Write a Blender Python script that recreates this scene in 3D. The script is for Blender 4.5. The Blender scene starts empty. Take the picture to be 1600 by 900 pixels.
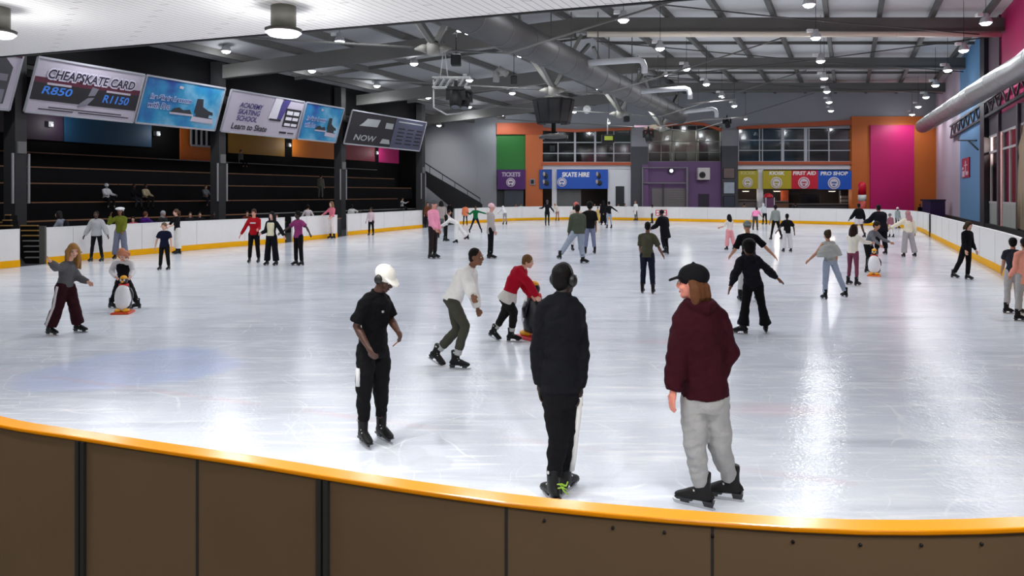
import bpy, bmesh, math, random
import numpy as np
from mathutils import Vector, Matrix, noise
random.seed(7)
R = math.radians
SC = bpy.context.scene
COL = SC.collection
# camera at (0,0,EYE) looking along +Y; the hall's long axis runs along (K,1)
F, CX, HY, EYE = 1150.0, 800.0, 303.0, 2.4
K = 525.0 / 1150.0
def P(px, py, d): return Vector(((px - CX) / F * d, d, EYE + (HY - py) / F * d))
def G(px, py, z=0.0):
    d = F * (EYE - z) / (py - HY)
    return Vector(((px - CX) / F * d, d, z))
def W(s, d, z): return Vector((s + K * d, d, z))          # hall frame: s across, d along
def D_of(px, s): return s / ((px - CX) / F - K)
def lin(c):
    out = []
    for v in c[:3]:
        v /= 255.0
        out.append(v / 12.92 if v <= 0.04045 else ((v + 0.055) / 1.055) ** 2.4)
    return out + [1.0]

# ------------------------------------------------------------------ materials
MATS = {}
def M(name, rgb, rough=0.6, metal=0.0, var=0.08, scale=6.0, bump=0.0, bscale=40.0, spec=0.5):
    if name in MATS: return MATS[name]
    m = bpy.data.materials.new(name); m.use_nodes = True
    nt = m.node_tree; b = nt.nodes['Principled BSDF']
    tc = nt.nodes.new('ShaderNodeTexCoord')
    nz = nt.nodes.new('ShaderNodeTexNoise'); nz.inputs['Scale'].default_value = scale; nz.inputs['Detail'].default_value = 4
    nt.links.new(tc.outputs['Object'], nz.inputs['Vector'])
    mx = nt.nodes.new('ShaderNodeMix'); mx.data_type = 'RGBA'
    c = lin(rgb)
    mx.inputs[6].default_value = [v * (1 - var) for v in c[:3]] + [1]
    mx.inputs[7].default_value = [min(1, v * (1 + var)) for v in c[:3]] + [1]
    nt.links.new(nz.outputs['Fac'], mx.inputs[0])
    nt.links.new(mx.outputs[2], b.inputs['Base Color'])
    b.inputs['Roughness'].default_value = rough; b.inputs['Metallic'].default_value = metal
    b.inputs['Specular IOR Level'].default_value = spec
    if bump:
        n2 = nt.nodes.new('ShaderNodeTexNoise'); n2.inputs['Scale'].default_value = bscale
        nt.links.new(tc.outputs['Object'], n2.inputs['Vector'])
        bp = nt.nodes.new('ShaderNodeBump'); bp.inputs['Strength'].default_value = bump; bp.inputs['Distance'].default_value = 0.02
        nt.links.new(n2.outputs['Fac'], bp.inputs['Height']); nt.links.new(bp.outputs['Normal'], b.inputs['Normal'])
    MATS[name] = m
    return m
def cloth(rgb, rough=0.85):
    return M('cloth_%02x%02x%02x' % tuple(int(v) for v in rgb), rgb, rough, 0, 0.12, 9.0, 0.2, 70.0, 0.12)
def skin(rgb):
    return M('skin_%02x%02x%02x' % tuple(int(v) for v in rgb), rgb, 0.5, 0, 0.06, 14.0, 0, 40, 0.4)
def glow(name, rgb, strength):
    if name in MATS: return MATS[name]
    m = bpy.data.materials.new(name); m.use_nodes = True
    b = m.node_tree.nodes['Principled BSDF']
    b.inputs['Base Color'].default_value = lin(rgb); b.inputs['Emission Color'].default_value = lin(rgb)
    b.inputs['Emission Strength'].default_value = strength
    MATS[name] = m
    return m
def pane_mat(name, rgb, clear):
    if name in MATS: return MATS[name]
    m = bpy.data.materials.new(name); m.use_nodes = True
    nt = m.node_tree; nt.nodes.clear()
    o = nt.nodes.new('ShaderNodeOutputMaterial'); t = nt.nodes.new('ShaderNodeBsdfTransparent'); g = nt.nodes.new('ShaderNodeBsdfGlossy')
    t.inputs['Color'].default_value = lin(rgb); g.inputs['Roughness'].default_value = 0.08
    fr = nt.nodes.new('ShaderNodeFresnel'); fr.inputs['IOR'].default_value = 1.45
    mt = nt.nodes.new('ShaderNodeMath'); mt.operation = 'MULTIPLY_ADD'
    mt.inputs[1].default_value = 1.0; mt.inputs[2].default_value = 1 - clear; mt.use_clamp = True
    nt.links.new(fr.outputs[0], mt.inputs[0])
    mx = nt.nodes.new('ShaderNodeMixShader')
    nt.links.new(mt.outputs[0], mx.inputs[0]); nt.links.new(t.outputs[0], mx.inputs[1]); nt.links.new(g.outputs[0], mx.inputs[2])
    nt.links.new(mx.outputs[0], o.inputs[0])
    MATS[name] = m
    return m

# ------------------------------------------------------------------ objects
def root_loc(o):
    v = Vector((0, 0, 0))
    while o is not None:
        v += o.location; o = o.parent
    return v
def tag(o, label=None, cat=None, group=None, kind=None):
    if label: o['label'] = label
    if cat: o['category'] = cat
    if group: o['group'] = group
    if kind: o['kind'] = kind
    return o
def thing(name, label, cat, loc=(0, 0, 0), group=None, kind=None):
    o = bpy.data.objects.new(name, None); COL.objects.link(o)
    o.empty_display_size = 0.2
    o.location = loc
    return tag(o, label, cat, group, kind)
def link_mesh(name, me, parent=None):
    o = bpy.data.objects.new(name, me); COL.objects.link(o)
    if parent is not None: o.parent = parent
    return o
def copy_tree(o, parent=None):
    c = o.copy(); COL.objects.link(c)
    if parent is not None:
        c.parent = parent; c.matrix_parent_inverse = o.matrix_parent_inverse
    for ch in list(o.children): copy_tree(ch, c)
    return c

class MB:
    """collects shapes in one bmesh"""
    def __init__(self): self.bm = bmesh.new(); self.mi = 0
    def _f(self, vs):
        try:
            f = self.bm.faces.new(vs); f.material_index = self.mi; f.smooth = self.sm
        except ValueError: pass
    sm = False
    def hexa(self, p):
        v = [self.bm.verts.new(q) for q in p]
        for i in ((0, 3, 2, 1), (4, 5, 6, 7), (0, 1, 5, 4), (1, 2, 6, 5), (2, 3, 7, 6), (3, 0, 4, 7)): self._f([v[k] for k in i])
        return self
    def box(self, x0, y0, z0, x1, y1, z1):
        return self.hexa([(x0, y0, z0), (x1, y0, z0), (x1, y1, z0), (x0, y1, z0), (x0, y0, z1), (x1, y0, z1), (x1, y1, z1), (x0, y1, z1)])
    def hall(self, s0, s1, d0, d1, z0, z1, dz=None):
        a = [(s0, d0), (s1, d0), (s1, d1), (s0, d1)]
        return self.hexa([W(s, d, z0) for s, d in a] + [W(s, d, z1) for s, d in a])
    def face(self, px0, py0, px1, py1, d, th=0.1):
        """box whose front shows the rectangle as seen at depth d, going th metres back"""
        a, b = P(px0, py1, d), P(px1, py0, d)
        return self.box(a.x, d, a.z, b.x, d + th, b.z)
    def poly(self, pts, off):
        """flat outline given thickness off (vector)"""
        off = Vector(off); n = len(pts)
        a = [self.bm.verts.new(p) for p in pts]; b = [self.bm.verts.new(Vector(p) + off) for p in pts]
        self._f(a[::-1]); self._f(b)
        for i in range(n): self._f([a[i], a[(i + 1) % n], b[(i + 1) % n], b[i]])
        return self
    def tube(self, pts, rad, n=10, side=None, caps=True, closed=False):
        """rings along pts; rad: number, list of numbers or list of (a,b) half widths; side: reference vector (or list) for a"""
        pts = [Vector(p) for p in pts]; m = len(pts)
        if not isinstance(rad, (list, tuple)): rad = [rad] * m
        rings = []; prev = None
        for i, p in enumerate(pts):
            if closed: t = pts[(i + 1) % m] - pts[i - 1]
            else: t = pts[min(i + 1, m - 1)] - pts[max(i - 1, 0)]
            if t.length < 1e-9: t = Vector((0, 0, 1))
            t.normalize()
            s = (side[i] if isinstance(side, list) else side) if side is not None else prev
            if s is None: s = Vector((1, 0, 0)) if abs(t.x) < 0.9 else Vector((0, 1, 0))
            s = Vector(s); s = s - t * s.dot(t)
            if s.length < 1e-6:
                s = Vector((0, 1, 0)); s = s - t * s.dot(t)
            s.normalize(); u = t.cross(s); prev = s
            r = rad[i]; ra, rb = r if isinstance(r, (list, tuple)) else (r, r)
            rings.append([self.bm.verts.new(p + s * (ra * math.cos(2 * math.pi * k / n)) + u * (rb * math.sin(2 * math.pi * k / n))) for k in range(n)])
        sm = self.sm; self.sm = True
        for i in range(m if closed else m - 1):
            A, B = rings[i], rings[(i + 1) % m]
            for k in range(n): self._f([A[k], A[(k + 1) % n], B[(k + 1) % n], B[k]])
        self.sm = sm
        if caps and not closed:
            self._f(rings[0][::-1]); self._f(rings[-1])
        return self
    def bar(self, a, b, w, h=None, up=(0, 0, 1)):
        """square bar from a to b"""
        a, b = Vector(a), Vector(b); h = h or w
        t = (b - a).normalized(); s = t.cross(Vector(up))
        if s.length < 1e-5: s = t.cross(Vector((1, 0, 0)))
        s.normalize(); u = s.cross(t); s *= w / 2; u *= h / 2
        return self.hexa([a - s - u, a + s - u, b + s - u, b - s - u, a - s + u, a + s + u, b + s + u, b - s + u])
    def ell(self, c, r, rot=None, u=14, v=8):
        if not isinstance(r, (tuple, list)): r = (r, r, r)
        m = Matrix.Translation(Vector(c)) @ (rot.to_4x4() if rot is not None else Matrix.Identity(4)) @ Matrix.Diagonal((r[0], r[1], r[2], 1))
        g = bmesh.ops.create_uvsphere(self.bm, u_segments=u, v_segments=v, radius=1, matrix=m)
        fs = set(f for w in g['verts'] for f in w.link_faces)
        for f in fs: f.material_index = self.mi; f.smooth = True
        return self
    def lathe(self, c, prof, n=20, axis=None):
        """profile [(r,z)] turned about the vertical through c"""
        c = Vector(c); rings = []
        q = Vector((0, 0, 1)).rotation_difference(Vector(axis)) if axis is not None else None
        for r, z in prof:
            ring = []
            for k in range(n):
                v = Vector((r * math.cos(2 * math.pi * k / n), r * math.sin(2 * math.pi * k / n), z))
                ring.append(self.bm.verts.new(c + (q @ v if q else v)))
            rings.append(ring)
        sm = self.sm; self.sm = True
        for A, B in zip(rings, rings[1:]):
            for k in range(n): self._f([A[k], A[(k + 1) % n], B[(k + 1) % n], B[k]])
        self.sm = sm
        self._f(rings[0][::-1]); self._f(rings[-1])
        return self
    def mesh(self, name, mats, off=None, bevel=0.0):
        bm = self.bm
        if bevel:
            bmesh.ops.bevel(bm, geom=list(bm.edges), offset=bevel, segments=2, affect='EDGES', profile=0.5, clamp_overlap=True)
        bmesh.ops.recalc_face_normals(bm, faces=list(bm.faces))
        if off is not None: bmesh.ops.translate(bm, verts=list(bm.verts), vec=-Vector(off))
        me = bpy.data.meshes.new(name); bm.to_mesh(me); bm.free()
        for m in (mats if isinstance(mats, (list, tuple)) else [mats]): me.materials.append(m)
        return me
    def build(self, name, mats, parent=None, bevel=0.0):
        off = root_loc(parent) if parent is not None else None
        return link_mesh(name, self.mesh(name, mats, off, bevel), parent)
def struct(name, mb, mats, bevel=0.0):
    o = mb.build(name, mats, None, bevel); o['kind'] = 'structure'
    return o
def center_origin(o):
    """put a one-mesh thing's origin at the middle of its base"""
    me = o.data; n = len(me.vertices); co = np.empty(n * 3); me.vertices.foreach_get('co', co); co = co.reshape(-1, 3)
    c = np.array([(co[:, 0].min() + co[:, 0].max()) / 2, (co[:, 1].min() + co[:, 1].max()) / 2, co[:, 2].min()])
    me.vertices.foreach_set('co', (co - c).ravel()); me.update(); o.location = c
    return o
def single(name, mb, mats, label, cat, group=None, bevel=0.0):
    return tag(center_origin(mb.build(name, mats, None, bevel)), label, cat, group)

FONT_CACHE = {}
def text_faces(body, bold=0.0, shear=0.0):
    """verts (N,2 in 0..1 box of width, height) and faces for a word, from the built-in font"""
    key = (body, bold, shear)
    if key in FONT_CACHE: return FONT_CACHE[key]
    cu = bpy.data.curves.new('lettering', 'FONT'); cu.body = body; cu.offset = bold; cu.shear = shear; cu.resolution_u = 3
    ob = bpy.data.objects.new('lettering', cu); COL.objects.link(ob)
    bpy.context.view_layer.update()
    me = bpy.data.meshes.new_from_object(ob.evaluated_get(bpy.context.evaluated_depsgraph_get()))
    v = np.array([x.co[:2] for x in me.vertices]); f = [tuple(p.vertices) for p in me.polygons]
    bpy.data.objects.remove(ob); bpy.data.curves.remove(cu); bpy.data.meshes.remove(me)
    lo, hi = v.min(0), v.max(0); v = (v - lo) / (hi - lo)
    FONT_CACHE[key] = (v, f, (hi - lo)[0] / (hi - lo)[1])
    return FONT_CACHE[key]
def put_text(mb, body, fn, u0, v0, u1, v1, bold=0.02, shear=0.0):
    """letters mapped through fn(u,v)->point"""
    v, f, asp = text_faces(body, bold, shear)
    vs = [mb.bm.verts.new(fn(u0 + (u1 - u0) * a, v0 + (v1 - v0) * b)) for a, b in v]
    for p in f: mb._f([vs[i] for i in p])
# ================================================================== the rink and hall
WHITEB = M('board_white', (226, 224, 222), 0.35, 0, 0.05, 3)
YEL = M('kick_yellow', (236, 170, 0), 0.6, 0, 0.06, 5, spec=.15)
YCAP = M('cap_yellow', (226, 138, 4), 0.2, 0, 0.08, 4)
BROWN = M('board_brown', (104, 84, 62), 0.4, 0, 0.3, .8)
STRIP = M('joint_dark', (44, 44, 42), 0.5)
BLACK = M('black_paint', (13, 13, 16), 0.7, 0, 0.15, 3)
DKGREY = M('dark_grey', (50, 51, 54), 0.6)
STEEL = M('steel_grey', (120, 120, 120), 0.5, 0.3)
ROOFSTEEL = M('roof_steel', (88, 87, 84), 0.6)
GALV = M('galvanised', (178, 178, 178), 0.38, 0.75, 0.12, 2)
WHITEP = M('white_paint', (222, 222, 220), 0.5)
ALU = M('alu_frame', (170, 172, 178), 0.5)

# ---- ice
def ice_material():
    m = bpy.data.materials.new('ice'); m.use_nodes = True
    nt = m.node_tree; b = nt.nodes['Principled BSDF']; L = nt.links.new
    geo = nt.nodes.new('ShaderNodeNewGeometry'); sx = nt.nodes.new('ShaderNodeSeparateXYZ'); L(geo.outputs['Position'], sx.inputs[0])
    def math_(op, *a):
        n = nt.nodes.new('ShaderNodeMath'); n.operation = op
        for i, v in enumerate(a):
            if isinstance(v, (int, float)): n.inputs[i].default_value = v
            else: L(v, n.inputs[i])
        return n.outputs[0]
    def mix(fac, a, c):
        n = nt.nodes.new('ShaderNodeMix'); n.data_type = 'RGBA'
        if isinstance(fac, (int, float)): n.inputs[0].default_value = fac
        else: L(fac, n.inputs[0])
        for i, v in ((6, a), (7, c)):
            if isinstance(v, list): n.inputs[i].default_value = v
            else: L(v, n.inputs[i])
        return n.outputs[2]
    def noise_(scale, detail=3, vec=None):
        n = nt.nodes.new('ShaderNodeTexNoise'); n.inputs['Scale'].default_value = scale; n.inputs['Detail'].default_value = detail
        L(vec if vec is not None else geo.outputs['Position'], n.inputs['Vector']); return n.outputs['Fac']
    def ramp(x, a, c):
        n = nt.nodes.new('ShaderNodeMapRange'); n.interpolation_type = 'SMOOTHSTEP'
        n.inputs[1].default_value = a; n.inputs[2].default_value = c
        L(x, n.inputs[0]); return n.outputs[0]
    def stretched(ang, sx_, sy_):
        mp = nt.nodes.new('ShaderNodeMapping'); mp.inputs['Rotation'].default_value = (0, 0, ang); mp.inputs['Scale'].default_value = (sx_, sy_, 1)
        L(geo.outputs['Position'], mp.inputs[0]); return mp.outputs[0]
    big = noise_(0.16, 4); mid = noise_(1.3, 5)
    col = mix(ramp(big, 0.35, 0.68), lin((206, 211, 221)), lin((230, 235, 243)))
    col = mix(math_('MULTIPLY', ramp(mid, 0.5, 0.75), 0.5), col, lin((240, 243, 248)))
    # skate scratches: thin pale streaks in several directions
    for ang, sc in ((0.25, 1.0), (1.2, 0.7), (-0.5, 1.3), (2.1, 0.9)):
        st = noise_(1.6 * sc, 6, stretched(ang, 0.55, 5.0))
        col = mix(math_('MULTIPLY', ramp(st, 0.58, 0.70), 0.55), col, lin((250, 251, 253)))
    st = noise_(1.0, 5, stretched(0.1, 0.35, 2.2))
    col = mix(math_('MULTIPLY', ramp(st, 0.54, 0.70), 0.6), col, lin((188, 194, 205)))
    # long curved blade tracks crossing each other
    for sc, th, fac, off in ((.55, .010, .5, 0), (.9, .008, .4, 9.0), (.38, .008, .45, 21.0), (1.7, .010, .3, 37.0)):
        nd = nt.nodes.new('ShaderNodeTexNoise'); nd.inputs['Scale'].default_value = .5; L(geo.outputs['Position'], nd.inputs['Vector'])
        va = nt.nodes.new('ShaderNodeVectorMath'); va.operation = 'MULTIPLY_ADD'; L(nd.outputs['Color'], va.inputs[0]); va.inputs[1].default_value = (2.2, 2.2, 0); L(geo.outputs['Position'], va.inputs[2])
        vb = nt.nodes.new('ShaderNodeVectorMath'); vb.operation = 'ADD'; L(va.outputs[0], vb.inputs[0]); vb.inputs[1].default_value = (off, off * .7, 0)
        vo = nt.nodes.new('ShaderNodeTexVoronoi'); vo.voronoi_dimensions = '2D'; vo.feature = 'DISTANCE_TO_EDGE'; vo.inputs['Scale'].default_value = sc; L(vb.outputs[0], vo.inputs['Vector'])
        line = math_('SUBTRACT', 1.0, ramp(vo.outputs['Distance'], th * .3, th))
        col = mix(math_('MULTIPLY', math_('MULTIPLY', line, ramp(noise_(.8 + sc, 3), .42, .6)), fac), col, lin((250, 251, 253)))
    # painted blue spot under the ice, ragged at its rim
    c0 = G(206, 577)
    dx = math_('SUBTRACT', sx.outputs[0], c0.x); dy = math_('SUBTRACT', sx.outputs[1], c0.y + 0.1)
    rr = math_('SQRT', math_('ADD', math_('MULTIPLY', dx, dx), math_('MULTIPLY', dy, dy)))
    rr = math_('ADD', rr, math_('MULTIPLY', math_('SUBTRACT', noise_(0.9, 3), 0.5), 0.9))
    blob = math_('MULTIPLY', math_('SUBTRACT', 1.0, ramp(rr, 1.05, 1.45)), math_('ADD', 0.25, math_('MULTIPLY', mid, 0.75)))
    col = mix(math_('MULTIPLY', blob, 0.9), col, lin((184, 197, 234)))
    # faded red line and two faded red patches under the ice
    a_, b_ = G(330, 622), G(1600, 792); nrm = Vector((-(b_ - a_).y, (b_ - a_).x, 0)).normalized()
    dl = math_('ABSOLUTE', math_('ADD', math_('MULTIPLY', sx.outputs[0], nrm.x), math_('ADD', math_('MULTIPLY', sx.outputs[1], nrm.y), -(a_.dot(nrm)))))
    ln = math_('MULTIPLY', math_('SUBTRACT', 1.0, ramp(dl, 0.03, 0.10)), ramp(noise_(0.7, 3), 0.42, 0.62))
    col = mix(math_('MULTIPLY', ln, 0.3), col, lin((222, 190, 200)))
    for q, r_ in ((G(1040, 534), 0.7), (G(1215, 640), 0.9)):
        ex = math_('SUBTRACT', sx.outputs[0], q.x); ey = math_('MULTIPLY', math_('SUBTRACT', sx.outputs[1], q.y), 2.2)
        rr = math_('SQRT', math_('ADD', math_('MULTIPLY', ex, ex), math_('MULTIPLY', ey, ey)))
        bl = math_('SUBTRACT', 1.0, ramp(rr, 0.1, r_))
        col = mix(math_('MULTIPLY', bl, 0.4), col, lin((226, 196, 206)))
    # ragged darker grey patch in the colour of the near ice
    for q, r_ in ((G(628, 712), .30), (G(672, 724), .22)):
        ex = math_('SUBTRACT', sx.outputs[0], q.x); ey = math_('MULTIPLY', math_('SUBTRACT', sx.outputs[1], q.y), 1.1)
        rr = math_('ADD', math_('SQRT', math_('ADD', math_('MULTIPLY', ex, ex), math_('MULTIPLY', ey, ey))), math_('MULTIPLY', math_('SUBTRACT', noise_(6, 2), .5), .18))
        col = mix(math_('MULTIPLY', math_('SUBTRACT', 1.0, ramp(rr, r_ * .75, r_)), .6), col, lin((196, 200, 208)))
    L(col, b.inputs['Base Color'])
    b.inputs['IOR'].default_value = 1.31
    rg = math_('ADD', 0.09, math_('MULTIPLY', mid, 0.06)); L(rg, b.inputs['Roughness'])
    b.inputs['Specular IOR Level'].default_value = 0.12
    bp = nt.nodes.new('ShaderNodeBump'); bp.inputs['Strength'].default_value = 0.16; bp.inputs['Distance'].default_value = 0.02
    L(math_('ADD', noise_(26, 3), math_('MULTIPLY', noise_(5.0, 3), 1.5)), bp.inputs['Height']); L(bp.outputs['Normal'], b.inputs['Normal'])
    return m

# rink outline (inner face of the boards, on the ice), clockwise from the near left
NEAR_TOP = [(0, 649), (150, 674.5), (400, 711.5), (600, 743), (800, 770.5), (960, 787), (1110, 798.5), (1230, 806.5), (1330, 810.5), (1420, 811), (1510, 809.5), (1600, 806)]
BT = 1.25
near = [G(x, y, BT) for x, y in NEAR_TOP]
near = [Vector((p.x, p.y, 0)) for p in near]
ext_left = [Vector((-16.4, 23.6, 0)), Vector((-15.6, 18.6, 0)), Vector((-13.2, 14.0, 0)), Vector((-10.2, 10.6, 0)), Vector((-7.0, 7.45, 0)), Vector((-4.75, 5.35, 0)), Vector((-3.55, 4.4, 0))]
ext_right = [Vector((2.75, 3.0, 0)), Vector((3.6, 3.7, 0)), Vector((4.6, 4.9, 0)), Vector((5.6, 6.3, 0)), Vector((7.0, 8.6, 0)), Vector((9.2, 12.2, 0)), Vector((11.8, 16.6, 0))]
RIGHT = [G(1573, 433), G(1515, 402), G(1456, 371), G(1437, 361), G(1410, 356), G(1370, 353)]
FAR = [G(1330, 351.5), G(1250, 349.5), G(1150, 347.5), G(1050, 345.5), G(950, 343.5), G(870, 343.5), G(800, 345), G(750, 348), G(711, 351)]
LEFT = [G(660, 356), G(543, 368), G(527, 371), G(457, 378), G(445, 379.5), G(360, 386), G(202, 400), G(72, 412.5), G(31, 417)]
outline = ext_left + near + ext_right + RIGHT + FAR + LEFT
mb = MB(); mb.poly([Vector((p.x, p.y, -0.05)) for p in outline], (0, 0, 0.05))
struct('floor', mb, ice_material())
mb = MB(); mb.hall(-46, 14, -8, 77, -0.4, -0.06)
struct('floor', mb, M('rubber_floor', (26, 26, 28), 0.8, 0, 0.2, 2))

def offset_path(pts, w):
    """path shifted sideways (to its left when w>0)"""
    out = []
    for i, p in enumerate(pts):
        t = (pts[min(i + 1, len(pts) - 1)] - pts[max(i - 1, 0)]).normalized()
        out.append(p + Vector((-t.y, t.x, 0)) * w)
    return out
def ribbon(mb, pts, w0, w1, z0, z1):
    """wall of constant section along a path between side offsets w0,w1"""
    a, b = offset_path(pts, w0), offset_path(pts, w1)
    up0, up1 = Vector((0, 0, z0)), Vector((0, 0, z1))
    va = [(mb.bm.verts.new(p + up0), mb.bm.verts.new(p + up1)) for p in a]; vb = [(mb.bm.verts.new(p + up0), mb.bm.verts.new(p + up1)) for p in b]
    for i in range(len(pts) - 1):
        for q in ([va[i][0], va[i + 1][0], va[i + 1][1], va[i][1]], [vb[i + 1][0], vb[i][0], vb[i][1], vb[i + 1][1]],
                  [va[i][1], va[i + 1][1], vb[i + 1][1], vb[i][1]], [vb[i][0], vb[i + 1][0], va[i + 1][0], va[i][0]]): mb._f(q)
    for i in (0, -1): mb._f([va[i][0], va[i][1], vb[i][1], vb[i][0]])
    return mb
def resample(pts, step):
    """finer path, Catmull-Rom through pts"""
    out = []
    for i in range(len(pts) - 1):
        p0, p1, p2, p3 = pts[max(i - 1, 0)], pts[i], pts[i + 1], pts[min(i + 2, len(pts) - 1)]
        n = max(1, int((p2 - p1).length / step))
        for k in range(n):
            t = k / n
            out.append(0.5 * ((2 * p1) + (p2 - p0) * t + (2 * p0 - 5 * p1 + 4 * p2 - p3) * t * t + (3 * p1 - p0 - 3 * p2 + p3) * t ** 3))
    out.append(pts[-1]); return out

# ---- near boards: brown back towards us, yellow cap, joints where the photo shows them
nb = thing('rink_barrier', 'dark brown backed rink barrier with a glossy yellow cap curving below the camera', 'barrier', near[5])
npath = resample(ext_left[-3:] + near + ext_right[:3], 0.12)
def near_at(px):
    """index on the path nearest the column px"""
    return min(range(len(npath)), key=lambda i: abs((npath[i].x) / npath[i].y * F + CX - px) if npath[i].y > 0.5 else 9e9)
cuts = [0] + [near_at(x) for x in (133, 327, 533, 800, 1112)] + [len(npath) - 1]
mb = MB()
for a, b in zip(cuts, cuts[1:]):
    mb = MB(); ribbon(mb, npath[a:b + 1], -0.075, -0.045, 0.0, BT - 0.02)
    mb.build('barrier_panel', BROWN, nb)
mb = MB(); ribbon(mb, npath, -0.045, -0.01, 0.0, BT - 0.02); mb.build('ice_side_panel', WHITEB, nb)
mb = MB(); ribbon(mb, npath, -0.012, 0.012, 0.004, 0.22); mb.build('kick_plate', YEL, nb)
mb = MB(); ribbon(mb, npath, -0.088, 0.0, BT - 0.02, BT); mb.build('cap_rail', YCAP, nb, bevel=0.006)
for x, w in ((133, .05), (327, .014), (533, .05), (800, .012), (1112, .01)):
    i = near_at(x); mb = MB(); ribbon(mb, npath[i:i + 2], -0.082, -0.07, 0, BT - 0.021) if w < .03 else None
    if w >= .03:
        p = offset_path(npath, -0.08)[i]; t = (npath[i + 1] - npath[i - 1]).normalized()
        for sgn in (-1, 1):
            mb.bar(p + t * sgn * 0.017 + Vector((0, 0, 0)), p + t * sgn * 0.017 + Vector((0, 0, BT - 0.021)), 0.022, 0.022, up=(-t.y, t.x, 0))
    else:
        mb = MB(); p = offset_path(npath, -0.074)[i]; t = (npath[i + 1] - npath[i - 1]).normalized()
        mb.bar(p, p + Vector((0, 0, BT - 0.021)), w, 0.006, up=(-t.y, t.x, 0))
    mb.build('joint_strip', STRIP, nb)
for x in (865, 935, 1073, 1100, 1125, 1205, 1275, 1350, 1420, 1490, 1557):
    i = near_at(x); p = offset_path(npath, -0.077)[i]; t = (npath[i + 1] - npath[i - 1]).normalized()
    mb = MB(); mb.lathe(p + Vector((0, 0, BT - 0.055)), [(0.006, -0.004), (0.006, 0.004), (0.003, 0.006)], 8, axis=(t.y, -t.x, 0)); mb.build('bolt', BLACK, nb)

def barrier(label, pts, joints=True, ends=None, cap=None, group=None):
    """white board run with yellow kick plate; pts along the ice edge, clockwise"""
    loc = pts[len(pts) // 2]
    t = thing('rink_barrier', label, 'barrier', (loc.x, loc.y, 0), group)
    fine = resample(pts, 0.6)
    acc, last, k = 0, 0, 0
    for i in range(1, len(fine)):
        acc += (fine[i] - fine[i - 1]).length
        if acc >= 2.4 or i == len(fine) - 1:
            mb = MB(); seg = [p.copy() for p in fine[last:i + 1]]
            ribbon(mb, seg, -0.08, 0.0, 0.0, BT - 0.03); mb.build('barrier_panel', WHITEB, t)
            if i < len(fine) - 1:
                d = (fine[i + 1] - fine[i - 1]).normalized(); p = fine[i] + Vector((-d.y, d.x, 0)) * 0.002
                mb = MB(); mb.bar(p, p + Vector((0, 0, BT - 0.03)), 0.012, 0.006, up=(-d.y, d.x, 0)); mb.build('joint_strip', M('joint_pale', (176, 174, 170), .5), t)
            acc, last = 0, i
    mb = MB(); ribbon(mb, fine, 0.0, 0.02, 0.004, 0.23); mb.build('kick_plate', YEL, t)
    mb = MB(); ribbon(mb, fine, -0.1, 0.012, BT - 0.03, BT); mb.build('cap_rail', cap or WHITEP, t)
    return t
# path direction: clockwise seen from above would put the rink on the right; here rink lies to the left of travel
barrier('white barrier with yellow kick strip beside the dark gate steps', list(reversed([G(31, 417)] + [ext_left[0], ext_left[1], ext_left[2], ext_left[3], ext_left[4] + Vector((-.12, .13, 0))]))[::-1])
barrier('long white barrier run below the stand from the gate posts to the second opening', [G(445, 379.5), G(360, 386), G(202, 400), G(72, 412.5)])
barrier('short white barrier section between the two dark openings behind the magenta shirt', [G(527, 371), G(457, 378)])
barrier('white barrier section ending at the open corner beside the stand stairs', [G(660, 356), G(600, 362), G(543, 368)])
barrier('white barrier across the far end of the rink under the shop signs', RIGHT[2:] + FAR)
barrier('white barrier along the glazed side wall with a dark upright joint', [ext_right[2] + Vector((.12, .2, 0)), ext_right[3], ext_right[4], ext_right[5], ext_right[6], G(1573, 433), G(1515, 402), RIGHT[2] + Vector((-.05, -.1, 0))])
p = G(1454, 370); single('joint_post', MB().box(p.x - .06, p.y - .02, 0, p.x + .06, p.y + .06, BT + .03), STRIP, 'dark upright joint post in the white barrier by the purple crate', 'post')
# red notice on the far boards
a_ = G(1024, 345.4); b_ = G(1042, 345.4)
mb = MB(); d = a_.y - 0.04
mb.box(a_.x, d, .48, b_.x, d + .02, .98); nt_ = mb.build('barrier_notice', M('notice_red', (205, 60, 72), .5))
tag(center_origin(nt_), 'small red and white notice fixed to the far white barrier', 'notice')
mb = MB()
for u0, u1, v0, v1 in ((.08, .4, .55, .85), (.5, .9, .55, .85), (.08, .3, .12, .42), (.4, .9, .12, .42)):
    mb.box(a_.x + (b_.x - a_.x) * u0, d - .012, .48 + .5 * v0, a_.x + (b_.x - a_.x) * u1, d - .002, .48 + .5 * v1)
mb.build('lettering', WHITEP, nt_)

# ---- gate opening leaves
for (xa, xb, lab) in ((66, 73, 'steel gate post pair at the open gate beside the dark steps'),):
    t = thing('gate_post', lab, 'post', G(69, 412))
    for x in (64, 67, 70):
        p = G(x, 412.6); mb = MB(); mb.box(p.x - .035, p.y - .04, 0, p.x + .035, p.y + .04, 1.3); mb.build('upright', M('gate_steel', (92, 90, 84), .5, .3), t)
def leaf_gate(label, x0, x1, y0, y1):
    a, b = G(x0, y0), G(x1, y1); n = Vector(((b - a).y, -(b - a).x, 0)).normalized(); 
    if n.y < 0: n = -n
    a2, b2 = a + n * .35, b + n * .35
    t = thing('rink_gate', label, 'gate', (a2 + b2) / 2)
    MB().bar(a2 + Vector((0, 0, .5)), b2 + Vector((0, 0, .5)), .05, .98).build('gate_panel', BLACK, t)
    MB().bar(a2 + Vector((0, 0, 1.0)), b2 + Vector((0, 0, 1.0)), .07, .05).build('top_rail', M('wood_edge', (120, 88, 58), .6, 0, .25, 3), t)
leaf_gate('black gate in the narrow opening beside the magenta shirt', 446, 456, 379.4, 378.2)
leaf_gate('black gate in the opening beside the pink top and white skirt', 528, 542, 371, 368.2)

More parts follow.
